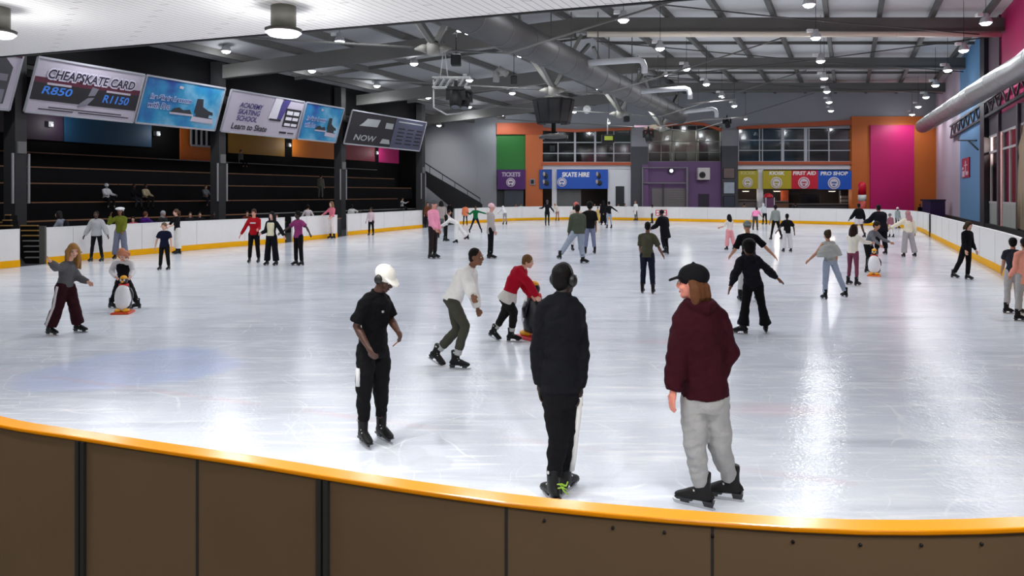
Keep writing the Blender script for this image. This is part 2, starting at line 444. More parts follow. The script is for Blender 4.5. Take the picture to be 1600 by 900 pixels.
# ---- black skirting and floor strip along the right wall
mb = MB(); mb.hall(8.3, 8.56, 6, 71.9, -0.06, 0.62); o = struct('baseboard_right', mb, BLACK)

STAND_W = 34.0
# ================================================================== stand on the left
WOOD = M('bench_wood', (124, 84, 52), 0.5, 0, 0.25, 2.5)
PALE = M('bench_edge_grey', (120, 118, 116), 0.5)
STANDK = M('stand_black', (6, 6, 9), 0.8, 0, 0.2, 2, spec=.15)
posts_d = [21.2, 30.9, 40.85, 50.65, 60.2]
tiers = [(-35.6, 1.22), (-37.05, 2.03), (-38.5, 2.93), (-40.0, 3.75), (-41.5, 4.54)]
gs = thing('grandstand', 'black tiered spectator stand with wooden bench edges along the rink', 'grandstand', W(-38.5, 41, 0))
for i, (s, z) in enumerate(tiers):
    mb = MB(); mb.hall(s - 1.6, s, 19, 61.5 if i < 2 else 65, -0.06 if i == 0 else z - 0.95, z - 0.055); mb.build('tier', STANDK, gs)
for i, (s, z) in enumerate(tiers):
    for b in range(7 if i < 2 else 8):
        d0 = 22.5 + 5.45 * b; d1 = d0 + 5.4
        if b == 0 and i < 1: continue
        if i == 0 and b == 1: d0 += 2.4
        mb = MB(); mb.hall(s - 0.36, s, d0, min(d1, 64.9), z - 0.05, z)
        pl = mb.build('bench_plank', WOOD if not (b > 3 and i in (0, 4)) else PALE, gs)
# back wall of the stand with its coloured panels
mb = MB(); mb.hall(-43.6, -43.3, 12, 71.4, -0.06, 9.2); struct('wall_left', mb, M('stand_wall', (8, 8, 10), .8, spec=.15))
def back_panel(px0, px1, ztop, pyb, rgb, label, s=-43.2):
    d0, d1 = D_of(px0, s), D_of(px1, s)
    dm = (d0 + d1) / 2; zb = EYE + (HY - pyb) / F * dm
    mb = MB(); mb.hall(s - 0.06, s, d0, d1, zb, ztop)
    return single('wall_panel', mb, M('panel_%d_%d_%d' % rgb, rgb, .55, 0, .05, 2), label, 'panel', 'coloured panels on the back wall of the stand', bevel=.01), d0, d1, zb
back_panel(-40, 8, 7.2, 205, (40, 26, 44), 'plum wall panel partly cut off by the picture edge')
back_panel(38, 99, 7.2, 219, (50, 30, 56), 'dark plum wall panel under the card price banner')
back_panel(101, 237, 7.2, 226, (20, 74, 110), 'deep blue wall panel behind the top bench')
back_panel(282, 331, 7.2, 252, (206, 104, 22), 'orange wall panel with a small barred window')
back_panel(357, 445, 7.2, 242, (176, 124, 14), 'mustard yellow wall panel under the white banner')
back_panel(457, 522, 7.2, 247, (216, 118, 22), 'orange wall panel between mustard and red ones')
back_panel(536, 586, 7.2, 251, (132, 14, 44), 'dark red wall panel under the black banner')
back_panel(592, 634, 7.2, 255, (184, 36, 108), 'magenta wall panel at the far end of the stand')
back_panel(635, 650, 7.2, 256, (96, 70, 92), 'narrow mauve wall panel next to the magenta one')
# barred window in the orange panel
d0, d1 = D_of(297, -43.1), D_of(329, -43.1); z0, z1 = EYE + (HY - 227) / F * 48.5, EYE + (HY - 200) / F * 48.5
t = thing('window_1', None, None, W(-43.1, (d0 + d1) / 2, z0), kind='structure')
MB().hall(-43.12, -43.06, d0, d1, z0, z1).build('pane', M('window_black', (18, 20, 24), .2), t)
mb = MB()
for k in range(5):
    dd = d0 + (d1 - d0) * k / 4; mb.hall(-43.06, -43.0, dd - .05, dd + .05, z0, z1)
mb.hall(-43.06, -43.0, d0, d1, z0 - .08, z0 + .04); mb.build('frame', ALU, t)
# small wall lights between the coloured panels
for px, lab in ((77, 'small white wall light on the dark plum panel'), (245, 'small white wall light beside the deep blue panel'), (451, 'small white wall light between mustard and orange panels'), (588, 'small white wall light beside the magenta panel')):
    d = D_of(px, -43.1); q = W(-43.05, d, 6.1)
    t = thing('wall_light', lab, 'light', q, 'wall lights at the back of the stand')
    MB().hall(-43.2, -43.0, d - .12, d + .12, 6.02, 6.3).build('housing', ALU, t); MB().ell(q + Vector((.1, 0, .02)), (.06, .08, .05)).build('lens', glow('wall_lens', (235, 240, 250), 1.2), t)
    l = bpy.data.lights.new('wall_glow', 'POINT'); l.energy = STAND_W; l.shadow_soft_size = .1; o = bpy.data.objects.new('bulb', l); COL.objects.link(o); o.parent = t; o.location = (.9, 0, .1)
# posts
for i, d in enumerate(posts_d):
    where = ['beside the picture edge', 'between the skater poster and the card price banner', 'between the second blue banner and the white one', 'between the blue and the black banners', 'at the stairs end of the stand'][i]
    t = thing('support_post', 'dark square steel post of the stand ' + where, 'post', W(-34.96, d, 0), 'posts along the front of the stand')
    MB().hall(-35.2, -34.72, d - .22, d + .22, -0.06, 9.7).build('post', M('post_grey', (22, 22, 25), .6), t)
    mb = MB()
    for s_, dd in ((-34.70, d - .3), (-34.70, d + .3)): mb.hall(s_ - .05, s_, dd - .03, dd + .03, 2.0, 4.1)
    mb.build('guard_rail', M('guard_pale', (150, 150, 154), .45, .3), t)
    MB().hall(-34.9, -34.66, d - .16, d + .16, 4.1, 4.6).build('bracket', M('bracket_grey', (96, 96, 96), .5), t)
# black fascia above the banners
mb = MB(); mb.hall(-35.6, -35.3, 15, 61, 8.0, 10.1); struct('trim_1', mb, STANDK)
mb = MB(); mb.hall(-43.4, -41.2, 70.8, 71.2, -0.06, 9.6); struct('trim_2', mb, STANDK)

# ---- banners leaning out over the stand
def blue_mat():
    if 'banner_blue' in MATS: return MATS['banner_blue']
    m = M('banner_blue', (20, 90, 160), .5); nt = m.node_tree; b = nt.nodes['Principled BSDF']
    nz = nt.nodes.new('ShaderNodeTexNoise'); nz.inputs['Scale'].default_value = 0.55; nz.inputs['Detail'].default_value = 6
    cr = nt.nodes.new('ShaderNodeValToRGB'); e = cr.color_ramp.elements
    e[0].position = .32; e[0].color = lin((18, 62, 150)); e[1].position = .68; e[1].color = lin((150, 196, 222))
    x = cr.color_ramp.elements.new(.5); x.color = lin((34, 140, 186))
    tc = nt.nodes.new('ShaderNodeTexCoord'); nt.links.new(tc.outputs['Object'], nz.inputs['Vector'])
    nt.links.new(nz.outputs['Fac'], cr.inputs[0]); nt.links.new(cr.outputs[0], b.inputs['Base Color'])
    return m
BW = M('banner_white', (186, 178, 192), .55, 0, .05, 2); BN = M('banner_black', (26, 22, 28), .5, 0, .2, 2); BM_ = M('banner_maroon', (84, 18, 44), .5, 0, .15, 2)
BBLUE = M('banner_price_blue', (60, 130, 226), .5); BG = M('banner_grey', (118, 116, 128), .5, 0, .2, 1.5); BLV = M('banner_violet', (70, 62, 128), .5); BSL = M('banner_slate', (70, 72, 92), .5, 0, .15, 2)
SB, ZB, ST, ZT = -34.62, 5.86, -34.02, 8.16
class Banner:
    def __init__(s, px0, px1, label, base):
        s.d0, s.d1 = D_of(px0, SB), D_of(px1, SB)
        s.t = thing('hanging_banner', label, 'banner', W(SB, (s.d0 + s.d1) / 2, ZB), 'banners over the stand')
        mb = MB(); q = [s.at(0, 0, -.07), s.at(1, 0, -.07), s.at(1, 1, -.07), s.at(0, 1, -.07), s.at(0, 0, 0), s.at(1, 0, 0), s.at(1, 1, 0), s.at(0, 1, 0)]
        mb.hexa(q).build('panel', base, s.t)
        mb = MB()
        for a, b in (((0, 0), (1, 0)), ((1, 0), (1, 1)), ((1, 1), (0, 1)), ((0, 1), (0, 0))): mb.bar(s.at(*a), s.at(*b), .06, .09)
        mb.build('frame', M('banner_frame', (150, 150, 158), .5), s.t)
    def at(s, u, v, off=0.0):
        n = Vector((ZT - ZB, 0, -(ST - SB))).normalized()
        return W(SB + (ST - SB) * v, s.d0 + (s.d1 - s.d0) * u, ZB + (ZT - ZB) * v) + n * off
    def patch(s, mb, mi, quads, off=.012):
        for q in quads:
            mb.mi = mi
            if len(q) == 4 and not isinstance(q[0], tuple): u0, v0, u1, v1 = q; q = [(u0, v0), (u1, v0), (u1, v1), (u0, v1)]
            n = s.at(0, 0, 1) - s.at(0, 0, 0)
            mb.poly([s.at(u, v, off) for u, v in q], n * .006)
    def text(s, name, mat, body, u0, v0, u1, v1, off=.03, bold=.02, shear=.15):
        mb = MB(); put_text(mb, body, lambda u, v: s.at(u, v, off), u0, v0, u1, v1, bold, shear); mb.build(name, mat, s.t)
SKATE = [(0, .0), (0, .12), (.12, .12), (.12, .26), (.02, .28), (.02, .98), (.32, 1.0), (.4, .62), (.72, .46), (.95, .40), (1, .26), (.8, .26), (.8, .12), (1, .1), (.96, 0)]
def sk(u0, v0, u1, v1): return [(u0 + (u1 - u0) * a, v0 + (v1 - v0) * b) for a, b in SKATE]
b = Banner(-165, 14, 'grey banner with a dark skating picture cut off by the picture edge', BW)
mb = MB(); b.patch(mb, 0, [[(.0, .1), (.92, .1), (.93, .75), (.80, .97), (.0, .97)]]); b.patch(mb, 1, [(.0, .12, .9, .35), (.6, .5, .9, .62)], .02); b.patch(mb, 2, [(.84, .93, 1, .99)], .02)
mb.build('artwork', [M('poster_dark', (60, 60, 64), .5, 0, .4, .8), BG, BM_], b.t)
b = Banner(38, 207, 'white and maroon price banner for a skate card', BW)
mb = MB(); b.patch(mb, 0, [(.0, .42, 1, .66)]); b.patch(mb, 1, [(.0, .24, 1, .56)], .016)
b.patch(mb, 2, [[(.42, .18), (.5, .22), (.56, .4), (.50, .38), (.44, .26)], [(.50, .42), (.56, .44), (.58, .58), (.52, .6)]], .024)
b.patch(mb, 3, [(.12, .535, .33, .575), (.66, .535, .9, .575)], .024)
b.patch(mb, 1, [(.18, .115, .86, .135), (.1, .07, .4, .09), (.45, .07, .94, .09)], .016)
mb.build('artwork', [BM_, BN, BG, BW], b.t)
b.text('title_shadow', M('title_pale', (214, 208, 226), .5), 'CHEAPSKATE CARD', .10, .625, .93, .855, .03, .10)
b.text('title', M('title_ink', (34, 22, 46), .5), 'CHEAPSKATE CARD', .11, .655, .92, .825, .04, .02)
b.text('price', BBLUE, 'R850', .09, .36, .35, .51); b.text('price', BBLUE, 'R1150', .64, .33, .9, .49)
def blue_banner(px0, px1, label):
    b = Banner(px0, px1, label, blue_mat()); mb = MB()
    b.patch(mb, 0, [sk(.66, .22, .92, .68)]); b.patch(mb, 1, [[(.64, .16), (.94, .14), (.93, .25), (.65, .27)], (.36, .27, .66, .31), [(.4, .84), (.45, .83), (.46, .88), (.41, .9)]], .02)
    b.patch(mb, 0, [[(.36, .31), (.64, .31), (.60, .41), (.52, .38), (.46, .43), (.40, .40)]], .016)
    mb.build('artwork', [M('boot_dark', (34, 40, 46), .5), BW], b.t)
    b.text('lettering_outline', M('letter_pale', (176, 196, 232), .5), 'Ice Skate Lessons', .09, .53, .60, .66, .02, .10)
    b.text('lettering', M('letter_navy', (30, 36, 110), .5), 'Ice Skate Lessons', .095, .55, .595, .645, .03, .0)
    b.text('lettering_outline', MATS['letter_pale'], 'with Pro', .08, .34, .36, .49, .02, .10)
    b.text('lettering', MATS['letter_navy'], 'with Pro', .085, .36, .355, .475, .03, .0)
blue_banner(210.5, 335, 'blue banner with a skating boot next to the price banner')
b = Banner(345, 461, 'pale lilac banner about a skating school with a white leg picture', BW)
for tx, v0, v1, u1 in (('ACADEMY', .62, .75, .44), ('SKATING', .46, .59, .42), ('SCHOOL', .30, .43, .40)): b.text('lettering', M('letter_violet', (54, 40, 112), .5), tx, .14, v0, u1, v1)
b.text('lettering', M('letter_ink', (26, 20, 34), .5), 'Learn to Skate', .1, .09, .56, .24)
mb = MB(); b.patch(mb, 0, [[(.62, .42), (.72, .42), (.80, .98), (.70, .98)]], .012); b.patch(mb, 1, [[(.54, .44), (.66, .44), (.68, .98), (.58, .98)]], .018)
b.patch(mb, 2, [(.56, .40, .72, .45), (.76, .28, .98, .76)], .024); b.patch(mb, 1, [(.78, .6, .865, .7), (.88, .6, .96, .7), (.78, .46, .865, .54), (.88, .46, .96, .54), (.78, .31, .865, .38), (.88, .31, .96, .38)], .03)
b.patch(mb, 2, [(.74, .10, .84, .15), (.86, .11, .95, .14)], .02)
mb.build('artwork', [BLV, M('leg_white', (224, 220, 228), .5), BN], b.t)
blue_banner(464.5, 524, 'narrower blue banner with a skating boot beside the lilac one')
b = Banner(537, 655, 'black and slate price list banner nearest the far wall', BN)
mb = MB(); b.patch(mb, 0, [(.56, .02, .99, .98)]); b.patch(mb, 1, [[(.12, .58), (.34, .6), (.36, .84), (.2, .82), (.16, .68)], (.44, .6, .54, .78), [(.42, .12), (.55, .12), (.53, .26), (.44, .27)]], .016)
b.patch(mb, 1, [(.6, .86, .95, .9)], .016)
b.patch(mb, 2, [(.62 + .13 * c, .16 + .12 * r_, .71 + .13 * c, .2 + .12 * r_) for c in range(3) for r_ in range(5)], .02)
mb.build('artwork', [BSL, M('art_pale', (156, 160, 160), .5), BN], b.t)
b.text('lettering', MATS['art_pale'], 'NOW', .09, .14, .36, .32)

# ---- steps in the aisle beside the open gate, and the stair at the far end of the stand
STEPW = M('step_nosing', (158, 122, 64), .5)
t = thing('gate_steps', 'dark steps with pale nosings climbing from the open gate', 'steps', P(45, 412, 26.2))
for k in range(7):
    z = .16 + .17 * k; d = 26.0 + .42 * k
    a, c = P(39 - k * 1.2, 380, d), P(63 - k * .8, 380, d)
    MB().box(a.x, d, -.06, c.x, d + .46, z - .03).build('step', STANDK, t)
    MB().box(a.x, d - .02, z - .03, c.x, d + .1, z + .01).build('nosing', PALE if k < 4 else STEPW, t)
t = thing('gate_steps', 'dark upper steps with ochre nosings against the picture edge', 'steps', P(8, 400, 28))
for k in range(5):
    z = .75 + .2 * k; d = 28.4 + .42 * k
    a, c = P(-8 + 4 * k, 380, d), P(20 - k * 1.2, 380, d)
    MB().box(a.x, d, -.06, c.x, d + .46, z - .03).build('step', STANDK, t)
    MB().box(a.x, d - .02, z - .03, c.x, d + .1, z + .01).build('nosing', STEPW, t)
t = thing('staircase', 'black staircase with handrail running down from the stand along the far grey wall', 'stairs', P(705, 330, 66))
a, c = P(655, 262, 66), P(752, 318, 66)
n = 12
for k in range(n):
    q0, q1 = a.lerp(c, k / n), a.lerp(c, (k + 1) / n)
    MB().box(q0.x, 66, q0.z - 1.1, q1.x, 68.4, q0.z - .35).build('step', STANDK, t)
MB().poly([a + Vector((0, 0, .05)), c + Vector((0, 0, .05)), c + Vector((0, 0, -.55)), Vector((c.x, 66, -.05)), Vector((c.x - 1.2, 66, -.05)), a + Vector((0, 0, -1.2))], (0, -.12, 0)).build('stringer', BLACK, t)
a2, c2 = P(652, 247, 66), P(750, 310, 66)
mb = MB().bar(a2, c2, .07, .1)
for k in range(6): q = a2.lerp(c2, k / 5); mb.bar(q, q + Vector((0, 0, -1.0)), .05)
mb.build('handrail', M('rail_dark', (34, 34, 38), .5), t)

# ================================================================== far wall, 72 m away
DW = 72.0
GREYW = M('wall_grey', (146, 148, 153), .75, 0, .04, .3)
ORANGE = M('wall_orange', (196, 104, 40), .6, 0, .08, .5); TERRA = M('terracotta', (176, 82, 44), .6, 0, .06, 1)
WHITEW = M('wall_white', (222, 222, 226), .7, 0, .04, .5); PURP = M('wall_purple', (104, 74, 114), .6, 0, .06, .5); DKPIL = M('pillar_dark', (66, 66, 72), .6)
INT = M('interior_dark', (52, 46, 46), .8, 0, .3, .6)
mb = MB()
mb.face(640, 20, 776, 345, DW, .4)                  # plain grey left of the shops
mb.face(776, 20, 1462, 193, DW, .4)                 # grey gable above
mb.face(848, 192.9, 1331, 203.5, DW + .05, .35)
struct('wall_far', mb, GREYW)
mb = MB(); mb.face(640, 20, 745, 186, DW - .5, .5); mb.face(655, 186, 745, 345, DW - .12, .12); struct('wall_far', mb, GREYW)
mb = MB(); mb.face(776, 192, 848, 210, DW - .25, .25); struct('trim_3', mb, TERRA)
mb = MB(); mb.face(821, 210, 848, 346, DW - .2, .6); struct('wall_far', mb, M('pillar_orange', (190, 100, 52), .6, 0, .06, .5))
mb = MB(); mb.face(776, 209.5, 821.2, 266, DW - .06, .3); single('wall_panel', mb, M('panel_green', (34, 110, 40), .6, 0, .04, 1), 'tall green wall panel above the purple tickets sign', 'panel')
# white bands around the shop fronts
mb = MB()
mb.face(846, 258, 987, 264.5, DW - .02, .4); mb.face(862.5, 264, 870, 346, DW - .02, .4); mb.face(950, 264, 987, 346, DW - .02, .4)
mb.face(1152, 257, 1331, 264.5, DW - .02, .4); mb.face(1184.5, 264, 1192.5, 346, DW - .02, .4)
struct('wall_far', mb, WHITEW)
mb = MB(); mb.face(846, 253.5, 987, 258, DW - .3, .3); mb.face(1152, 252.5, 1331, 257, DW - .3, .3); struct('trim_4', mb, TERRA)
for n_, pts in (('trim_5', [(846, 204), (900, 206.5), (990, 203), (990, 199), (900, 202), (846, 199)]), ('trim_6', [(1012, 206), (1040, 198), (1075, 194), (1100, 196.5), (1129, 206), (1129, 201.5), (1100, 192), (1075, 189.5), (1040, 193.5), (1012, 201)]),
                ('trim_7', [(1153, 202), (1331, 195), (1331, 187), (1153, 197.5)])):
    mb = MB(); mb.poly([P(x, y, DW - .3) for x, y in pts], (0, .3, 0)); struct(n_, mb, TERRA)
# orange wall and the magenta panel
mb = MB(); mb.face(1331, 182, 1470, 346, DW - .35, .7); struct('wall_far', mb, ORANGE)
mb = MB(); mb.face(1360, 195.5, 1428.5, 334, DW - .5, .16); single('wall_panel', mb, M('panel_magenta', (196, 24, 104), .5, 0, .06, .6), 'huge magenta panel on the orange end wall', 'panel', bevel=.02)
# pillars
for x0, x1, yt, ym, n_ in ((986.5, 1012.5, 200, 229, 'a'), (1128, 1153, 203, 228, 'b')):
    mb = MB(); mb.face(x0, yt, x1, ym, DW - .4, .8); struct('wall_far', mb, M('pillar_pale', (142, 142, 146), .7))
    mb = MB(); mb.face(x0, ym, x1, 346, DW - .4, .8); struct('wall_far', mb, DKPIL)
# purple wall
mb = MB(); mb.face(1012, 252.5, 1128, 346, DW - .1, .5); mb.face(1003, 257, 1013, 346, DW - .45, .1); struct('wall_far', mb, PURP)
# rooms behind the windows and shops
mb = MB(); mb.face(846, 196, 1331, 256, 77, .2); struct('wall_far', mb, M('room_back', (70, 68, 66), .8, 0, .4, .5))
mb = MB(); mb.face(776, 256, 1331, 350, 76, .2); struct('wall_far', mb, INT)
a, c = P(776, 256, DW), P(1331, 256, DW)
mb = MB(); mb.box(a.x, DW + .2, a.z - .15, c.x + 3, 77, a.z); struct('floor', mb, DKGREY)
mb = MB(); mb.box(a.x, DW + .4, a.z + 3.9, c.x + 3, 77, a.z + 4.0); struct('ceiling', mb, M('room_ceiling', (120, 120, 118), .8))
# upper windows
GLASS = pane_mat('window_glass', (200, 204, 206), .975)
def far_window(n_, x0, x1, y0, y1, vs, hs, framemat, thick=1.4, bright=()):
    t = thing(n_, None, None, P((x0 + x1) / 2, y1, DW), kind='structure')
    mb = MB(); xs = [x0] + [v[0] if isinstance(v, tuple) else v for v in vs] + [x1]
    for v in [x0] + list(vs) + [x1]:
        w = thick if not isinstance(v, tuple) else v[1]; v = v if not isinstance(v, tuple) else v[0]
        mb.face(v - w / 2, y0, v + w / 2, y1, DW - .06, .16)
    for h in [y0] + list(hs) + [y1]: mb.face(x0, h - .7, x1, h + .7, DW - .05, .14)
    mb.build('frame', framemat, t)
    for i, (a, c) in enumerate(zip(xs, xs[1:])):
        mb = MB(); mb.face(a, y0, c, y1, DW + .03, .02); mb.build('pane', GLASS, t)
    return t
far_window('window_2', 847, 986, 203, 253.5, [872, (898.5, 3), (930, 3), 959], [222.5, 239.5], ALU)
far_window('window_3', 1013, 1128, 196, 252.5, [1033, 1050.5, 1088.5], [221, 238], M('frame_bronze', (120, 120, 112), .5), 1.2)
far_window('window_4', 1154, 1330.5, 200, 252.5, [1187, 1191.5, (1223, 4.5), (1259, 5), 1264, 1295.5], [219, 235], ALU)
# things and lights in the upper rooms
for lab, x0, x1, y in (('bright strip light glowing in the middle room of the wide upper window', 1212, 1222, 203), ('second bright strip light glowing in the wide upper window', 1228, 1238, 203)):
    a, c = P(x0, y, 74.5), P(x1, y, 74.5)
    t = thing('strip_light', lab, 'light', ((a.x + c.x) / 2, 74.5, a.z)); MB().box(a.x, 74.3, a.z, c.x, 74.7, a.z + .12).build('housing', WHITEP, t); MB().box(a.x + .1, 74.45, a.z + .12, a.x + .14, 74.5, a.z + .85).build('hanger', WHITEP, t); MB().box(a.x, 74.32, a.z - .05, c.x, 74.68, a.z).build('tube', glow('tube_glow', (235, 240, 255), 6), t)
mb = MB(); mb.face(960, 205, 985, 252, 73.6, .1); single('window_blind', mb, M('blind_pale', (176, 186, 180), .7, 0, .25, .9), 'pale blind filling the last pane of the upper window', 'blind')
for x, y, lab in ((1181, 211, 'small white lamp seen in the wide upper window'), (1077, 228, 'white lamp inside the arched bronze window'), (863, 232, 'square white notice in the dark upper window')):
    a = P(x, y, 73.5); mb = MB(); mb.lathe(a, [(.05, .3), (.1, .26), (.24, 0), (.2, -.04)], 10) if x != 863 else mb.box(a.x - .25, 73.5, a.z - .3, a.x + .25, 73.55, a.z + .3)
    single('window_lamp' if x != 863 else 'window_notice', mb, WHITEP, lab, 'lamp' if x != 863 else 'notice')
for x0, x1, y0, y1, c_, lab in ((1016, 1046, 226, 252, (120, 122, 104), 'olive cabinet standing behind the arched window'), (1056, 1074, 224, 252, (150, 150, 132), 'pale cabinet in the middle of the arched window'), (1092, 1106, 218, 252, (60, 62, 58), 'dark cupboard behind the arched window'), (1107, 1126, 236, 252, (128, 128, 112), 'low pale cabinet behind the arched window')):
    mb = MB(); mb.face(x0, y0, x1, 257.2, 74, .6); single('cabinet', mb, M('cab_%d' % x0, c_, .6, 0, .2, 2), lab, 'cabinet', bevel=.03)

# ---- shop signs
def sign(label, x0, x1, y0, y1, rgb, words_, wrgb=(236, 234, 230), tx=None, disc=None, picture=False, rgb2=None, name='shop_sign'):
    d = DW - .35
    t = thing(name, label, 'sign', P((x0 + x1) / 2, y1, d), 'signs over the shop fronts')
    mb = MB(); mb.face(x0, y0, x1, y1, d, .12); mb.build('panel', M('sign_%d_%d_%d' % rgb, rgb, .5, 0, .12, .7), t)
    fn = lambda u, v: P(u, v, d - .02)
    if words_:
        a, b2, c, e = tx; mb = MB(); put_text(mb, words_, fn, a, e, c, b2, .04, .1); mb.build('lettering', M('sign_letter_%d_%d_%d' % wrgb, wrgb, .5), t)
    if disc:
        q = P(disc[0], disc[1], d - .02); r_ = disc[2] * d / F
        MB().lathe(q, [(r_, 0), (r_, .03)], 24, axis=(0, -1, 0)).build('emblem', M('emblem_pale', (226, 214, 222), .5), t)
        mb = MB(); mb.tube([q + Vector((r_ * .78 * math.cos(k * math.pi / 12), -.04, r_ * .78 * math.sin(k * math.pi / 12))) for k in range(24)], .035, 6, closed=True)
        mb.box(q.x - r_ * .4, q.y - .05, q.z - .05, q.x + r_ * .4, q.y - .03, q.z + .12); mb.box(q.x - r_ * .25, q.y - .05, q.z - .3, q.x + r_ * .2, q.y - .03, q.z - .15)
        mb.build('emblem_mark', M('emblem_%d' % rgb[0], tuple(int(v * .6 + 60) for v in rgb), .5), t)
    if picture:
        a, b2 = picture; mb = MB()
        for px, py, w, h in ((a + 5, 275, 6, 10), (a + 6, 286, 8, 9)): mb.ell(P(px, py, d - .02), (w / 2 * d / F, .05, h / 2 * d / F))
        mb.build('artwork', M('art_shadow', (18, 22, 34), .5), t)
        mb = MB()
        for px, py in ((a + 2, 272), (a + 1.5, 284)): mb.ell(P(px, py, d - .06), (.12, .05, .22))
        mb.build('artwork_highlight', M('art_light', (170, 160, 150), .5), t)
    return t
sign('purple tickets sign under the green panel', 777, 821, 265, 296, (72, 14, 96), 'TICKETS', (186, 170, 190), (784, 269, 813, 276), (798, 285, 7))
sign('narrow blue picture sign beside the orange pillar', 843, 862.5, 265, 295, (24, 70, 150), None, picture=(848, 0))
sign('wide blue skate hire sign with white letters', 870, 950, 265, 295, (22, 80, 178), 'SKATE HIRE', tx=(878, 269, 921, 276.5), disc=(878, 284.5, 7.2), picture=(931, 0))
sign('yellow sign beside the stack of dark notices', 1153.5, 1184.5, 266.5, 295, (176, 160, 34), 'KIOSK', (206, 196, 120), (1157, 267.5, 1181, 273), (1168, 285, 8))
sign('yellow kiosk sign next to the red sign', 1192.5, 1236.5, 266.5, 295, (182, 164, 24), 'KIOSK', tx=(1202, 267.5, 1226, 273.5), disc=(1213, 285.5, 9))
sign('red first aid sign between yellow and blue signs', 1236.5, 1278, 266.5, 295, (204, 22, 50), 'FIRST AID', tx=(1239, 267.5, 1275, 273.5), disc=(1256, 285.5, 9))
sign('blue pro shop sign beside the orange wall', 1278, 1330.5, 266.5, 296, (22, 86, 190), 'PRO SHOP', tx=(1282, 268, 1325, 274), disc=(1303, 286, 9.5))
for y0, y1, c_, lab in ((262, 279, (112, 92, 88), 'brownish notice at the top of the dark pillar stack'), (284, 303, (168, 178, 188), 'pale lit notice in the middle of the dark pillar stack'), (306, 324, (50, 56, 68), 'dark notice at the bottom of the pillar stack')):
    t = thing('pillar_notice', lab, 'notice', P(1139, y1, DW - .45), 'notices on the dark pillar')
    MB().face(1130, y0, 1148.5, y1, DW - .46, .06).build('frame', BLACK, t); MB().face(1131, y0 + .8, 1147.5, y1 - .8, DW - .5, .05).build('sheet', M('notice_%d' % y0, c_, .5, 0, .25, 2.5), t)
# ---- shop fronts under the signs
mb = MB(); mb.face(870.5, 296, 908, 346, DW + .25, .1); struct('door_1', mb, M('shutter_grey', (104, 104, 104), .6, .2, .1, 2))
mb = MB(); mb.face(950, 290, 951, 300, DW, .1)
mb = MB(); mb.face(962, 291, 975.5, 346, DW - .1, .1); struct('door_2', mb, M('door_dark', (34, 36, 42), .5))
mb = MB(); mb.face(788, 294, 818, 346, DW - .15, .1); struct('door_3', mb, M('curtain_grey', (70, 74, 82), .8, 0, .15, 1.5))
mb = MB(); mb.face(776, 295, 789, 346, DW + .1, .1); struct('wall_far', mb, DKGREY)
# roller shutter, its surround, service door, wall lamp, air conditioner on the purple wall
t = thing('roller_shutter', 'grey roller shutter set in the purple wall', 'shutter', P(1043, 340, DW - .2))
mb = MB()
for k in range(14): mb.face(1018.5, 294.6 + k * 3.6, 1071, 297.4 + k * 3.6, DW - .2, .08)
mb.face(1018.5, 294.5, 1071, 346, DW - .16, .04); mb.build('slats', M('slat_grey', (118, 112, 112), .5, .2), t)
mb = MB(); mb.face(1035.5, 287, 1037.5, 346, DW - .32, .1); mb.build('mullion', DKPIL, t)
t = thing('metal_frame', 'pale steel frame standing around the purple shutter bay', 'frame', P(1040, 346, DW - .6))
MB().face(1003, 261, 1005, 346, DW - .6, .15).build('upright', STEEL, t); MB().face(1072.5, 261, 1075, 346, DW - .6, .15).build('upright', STEEL, t); MB().face(1005, 261, 1072.5, 262.4, DW - .6, .15).build('top_bar', STEEL, t); MB().face(1006, 285, 1072, 286.6, DW - .6, .15).build('cross_bar', STEEL, t)
mb = MB(); mb.face(1092, 303, 1108, 346, DW - .2, .1); struct('door_4', mb, M('service_door', (42, 30, 48), .5))
t = thing('air_conditioner', 'white air conditioner unit on the purple wall', 'air conditioner', P(1100, 281, DW - .5))
mb = MB(); mb.face(1091, 262, 1109.5, 281, DW - .75, .6); mb.build('casing', M('ac_white', (206, 200, 196), .5), t, bevel=.04)
q = P(1097.5, 273.5, DW - .77); mb = MB()
for r_ in (.1, .2, .3): mb.tube([q + Vector((r_ * math.cos(k * math.pi / 10), 0, r_ * math.sin(k * math.pi / 10))) for k in range(20)], .02, 5, closed=True)
mb.build('grille', BLACK, t); MB().lathe(q, [(.27, 0), (.27, .02)], 16, axis=(0, 1, 0)).build('fan_opening', M('fan_dark', (40, 34, 42), .5), t)
q = P(1048.5, 267, DW - .2); t = thing('wall_lamp', 'round white bulkhead lamp on the purple wall', 'lamp', q); MB().lathe(q, [(.3, 0), (.3, .1), (.2, .16)], 16, axis=(0, -1, 0)).build('housing', M('lamp_case', (60, 56, 66), .5), t); MB().lathe(q + Vector((0, -.15, 0)), [(.19, 0), (.14, .06), (.02, .1)], 16, axis=(0, -1, 0)).build('lens', glow('bulkhead', (240, 244, 255), 1.5), t)
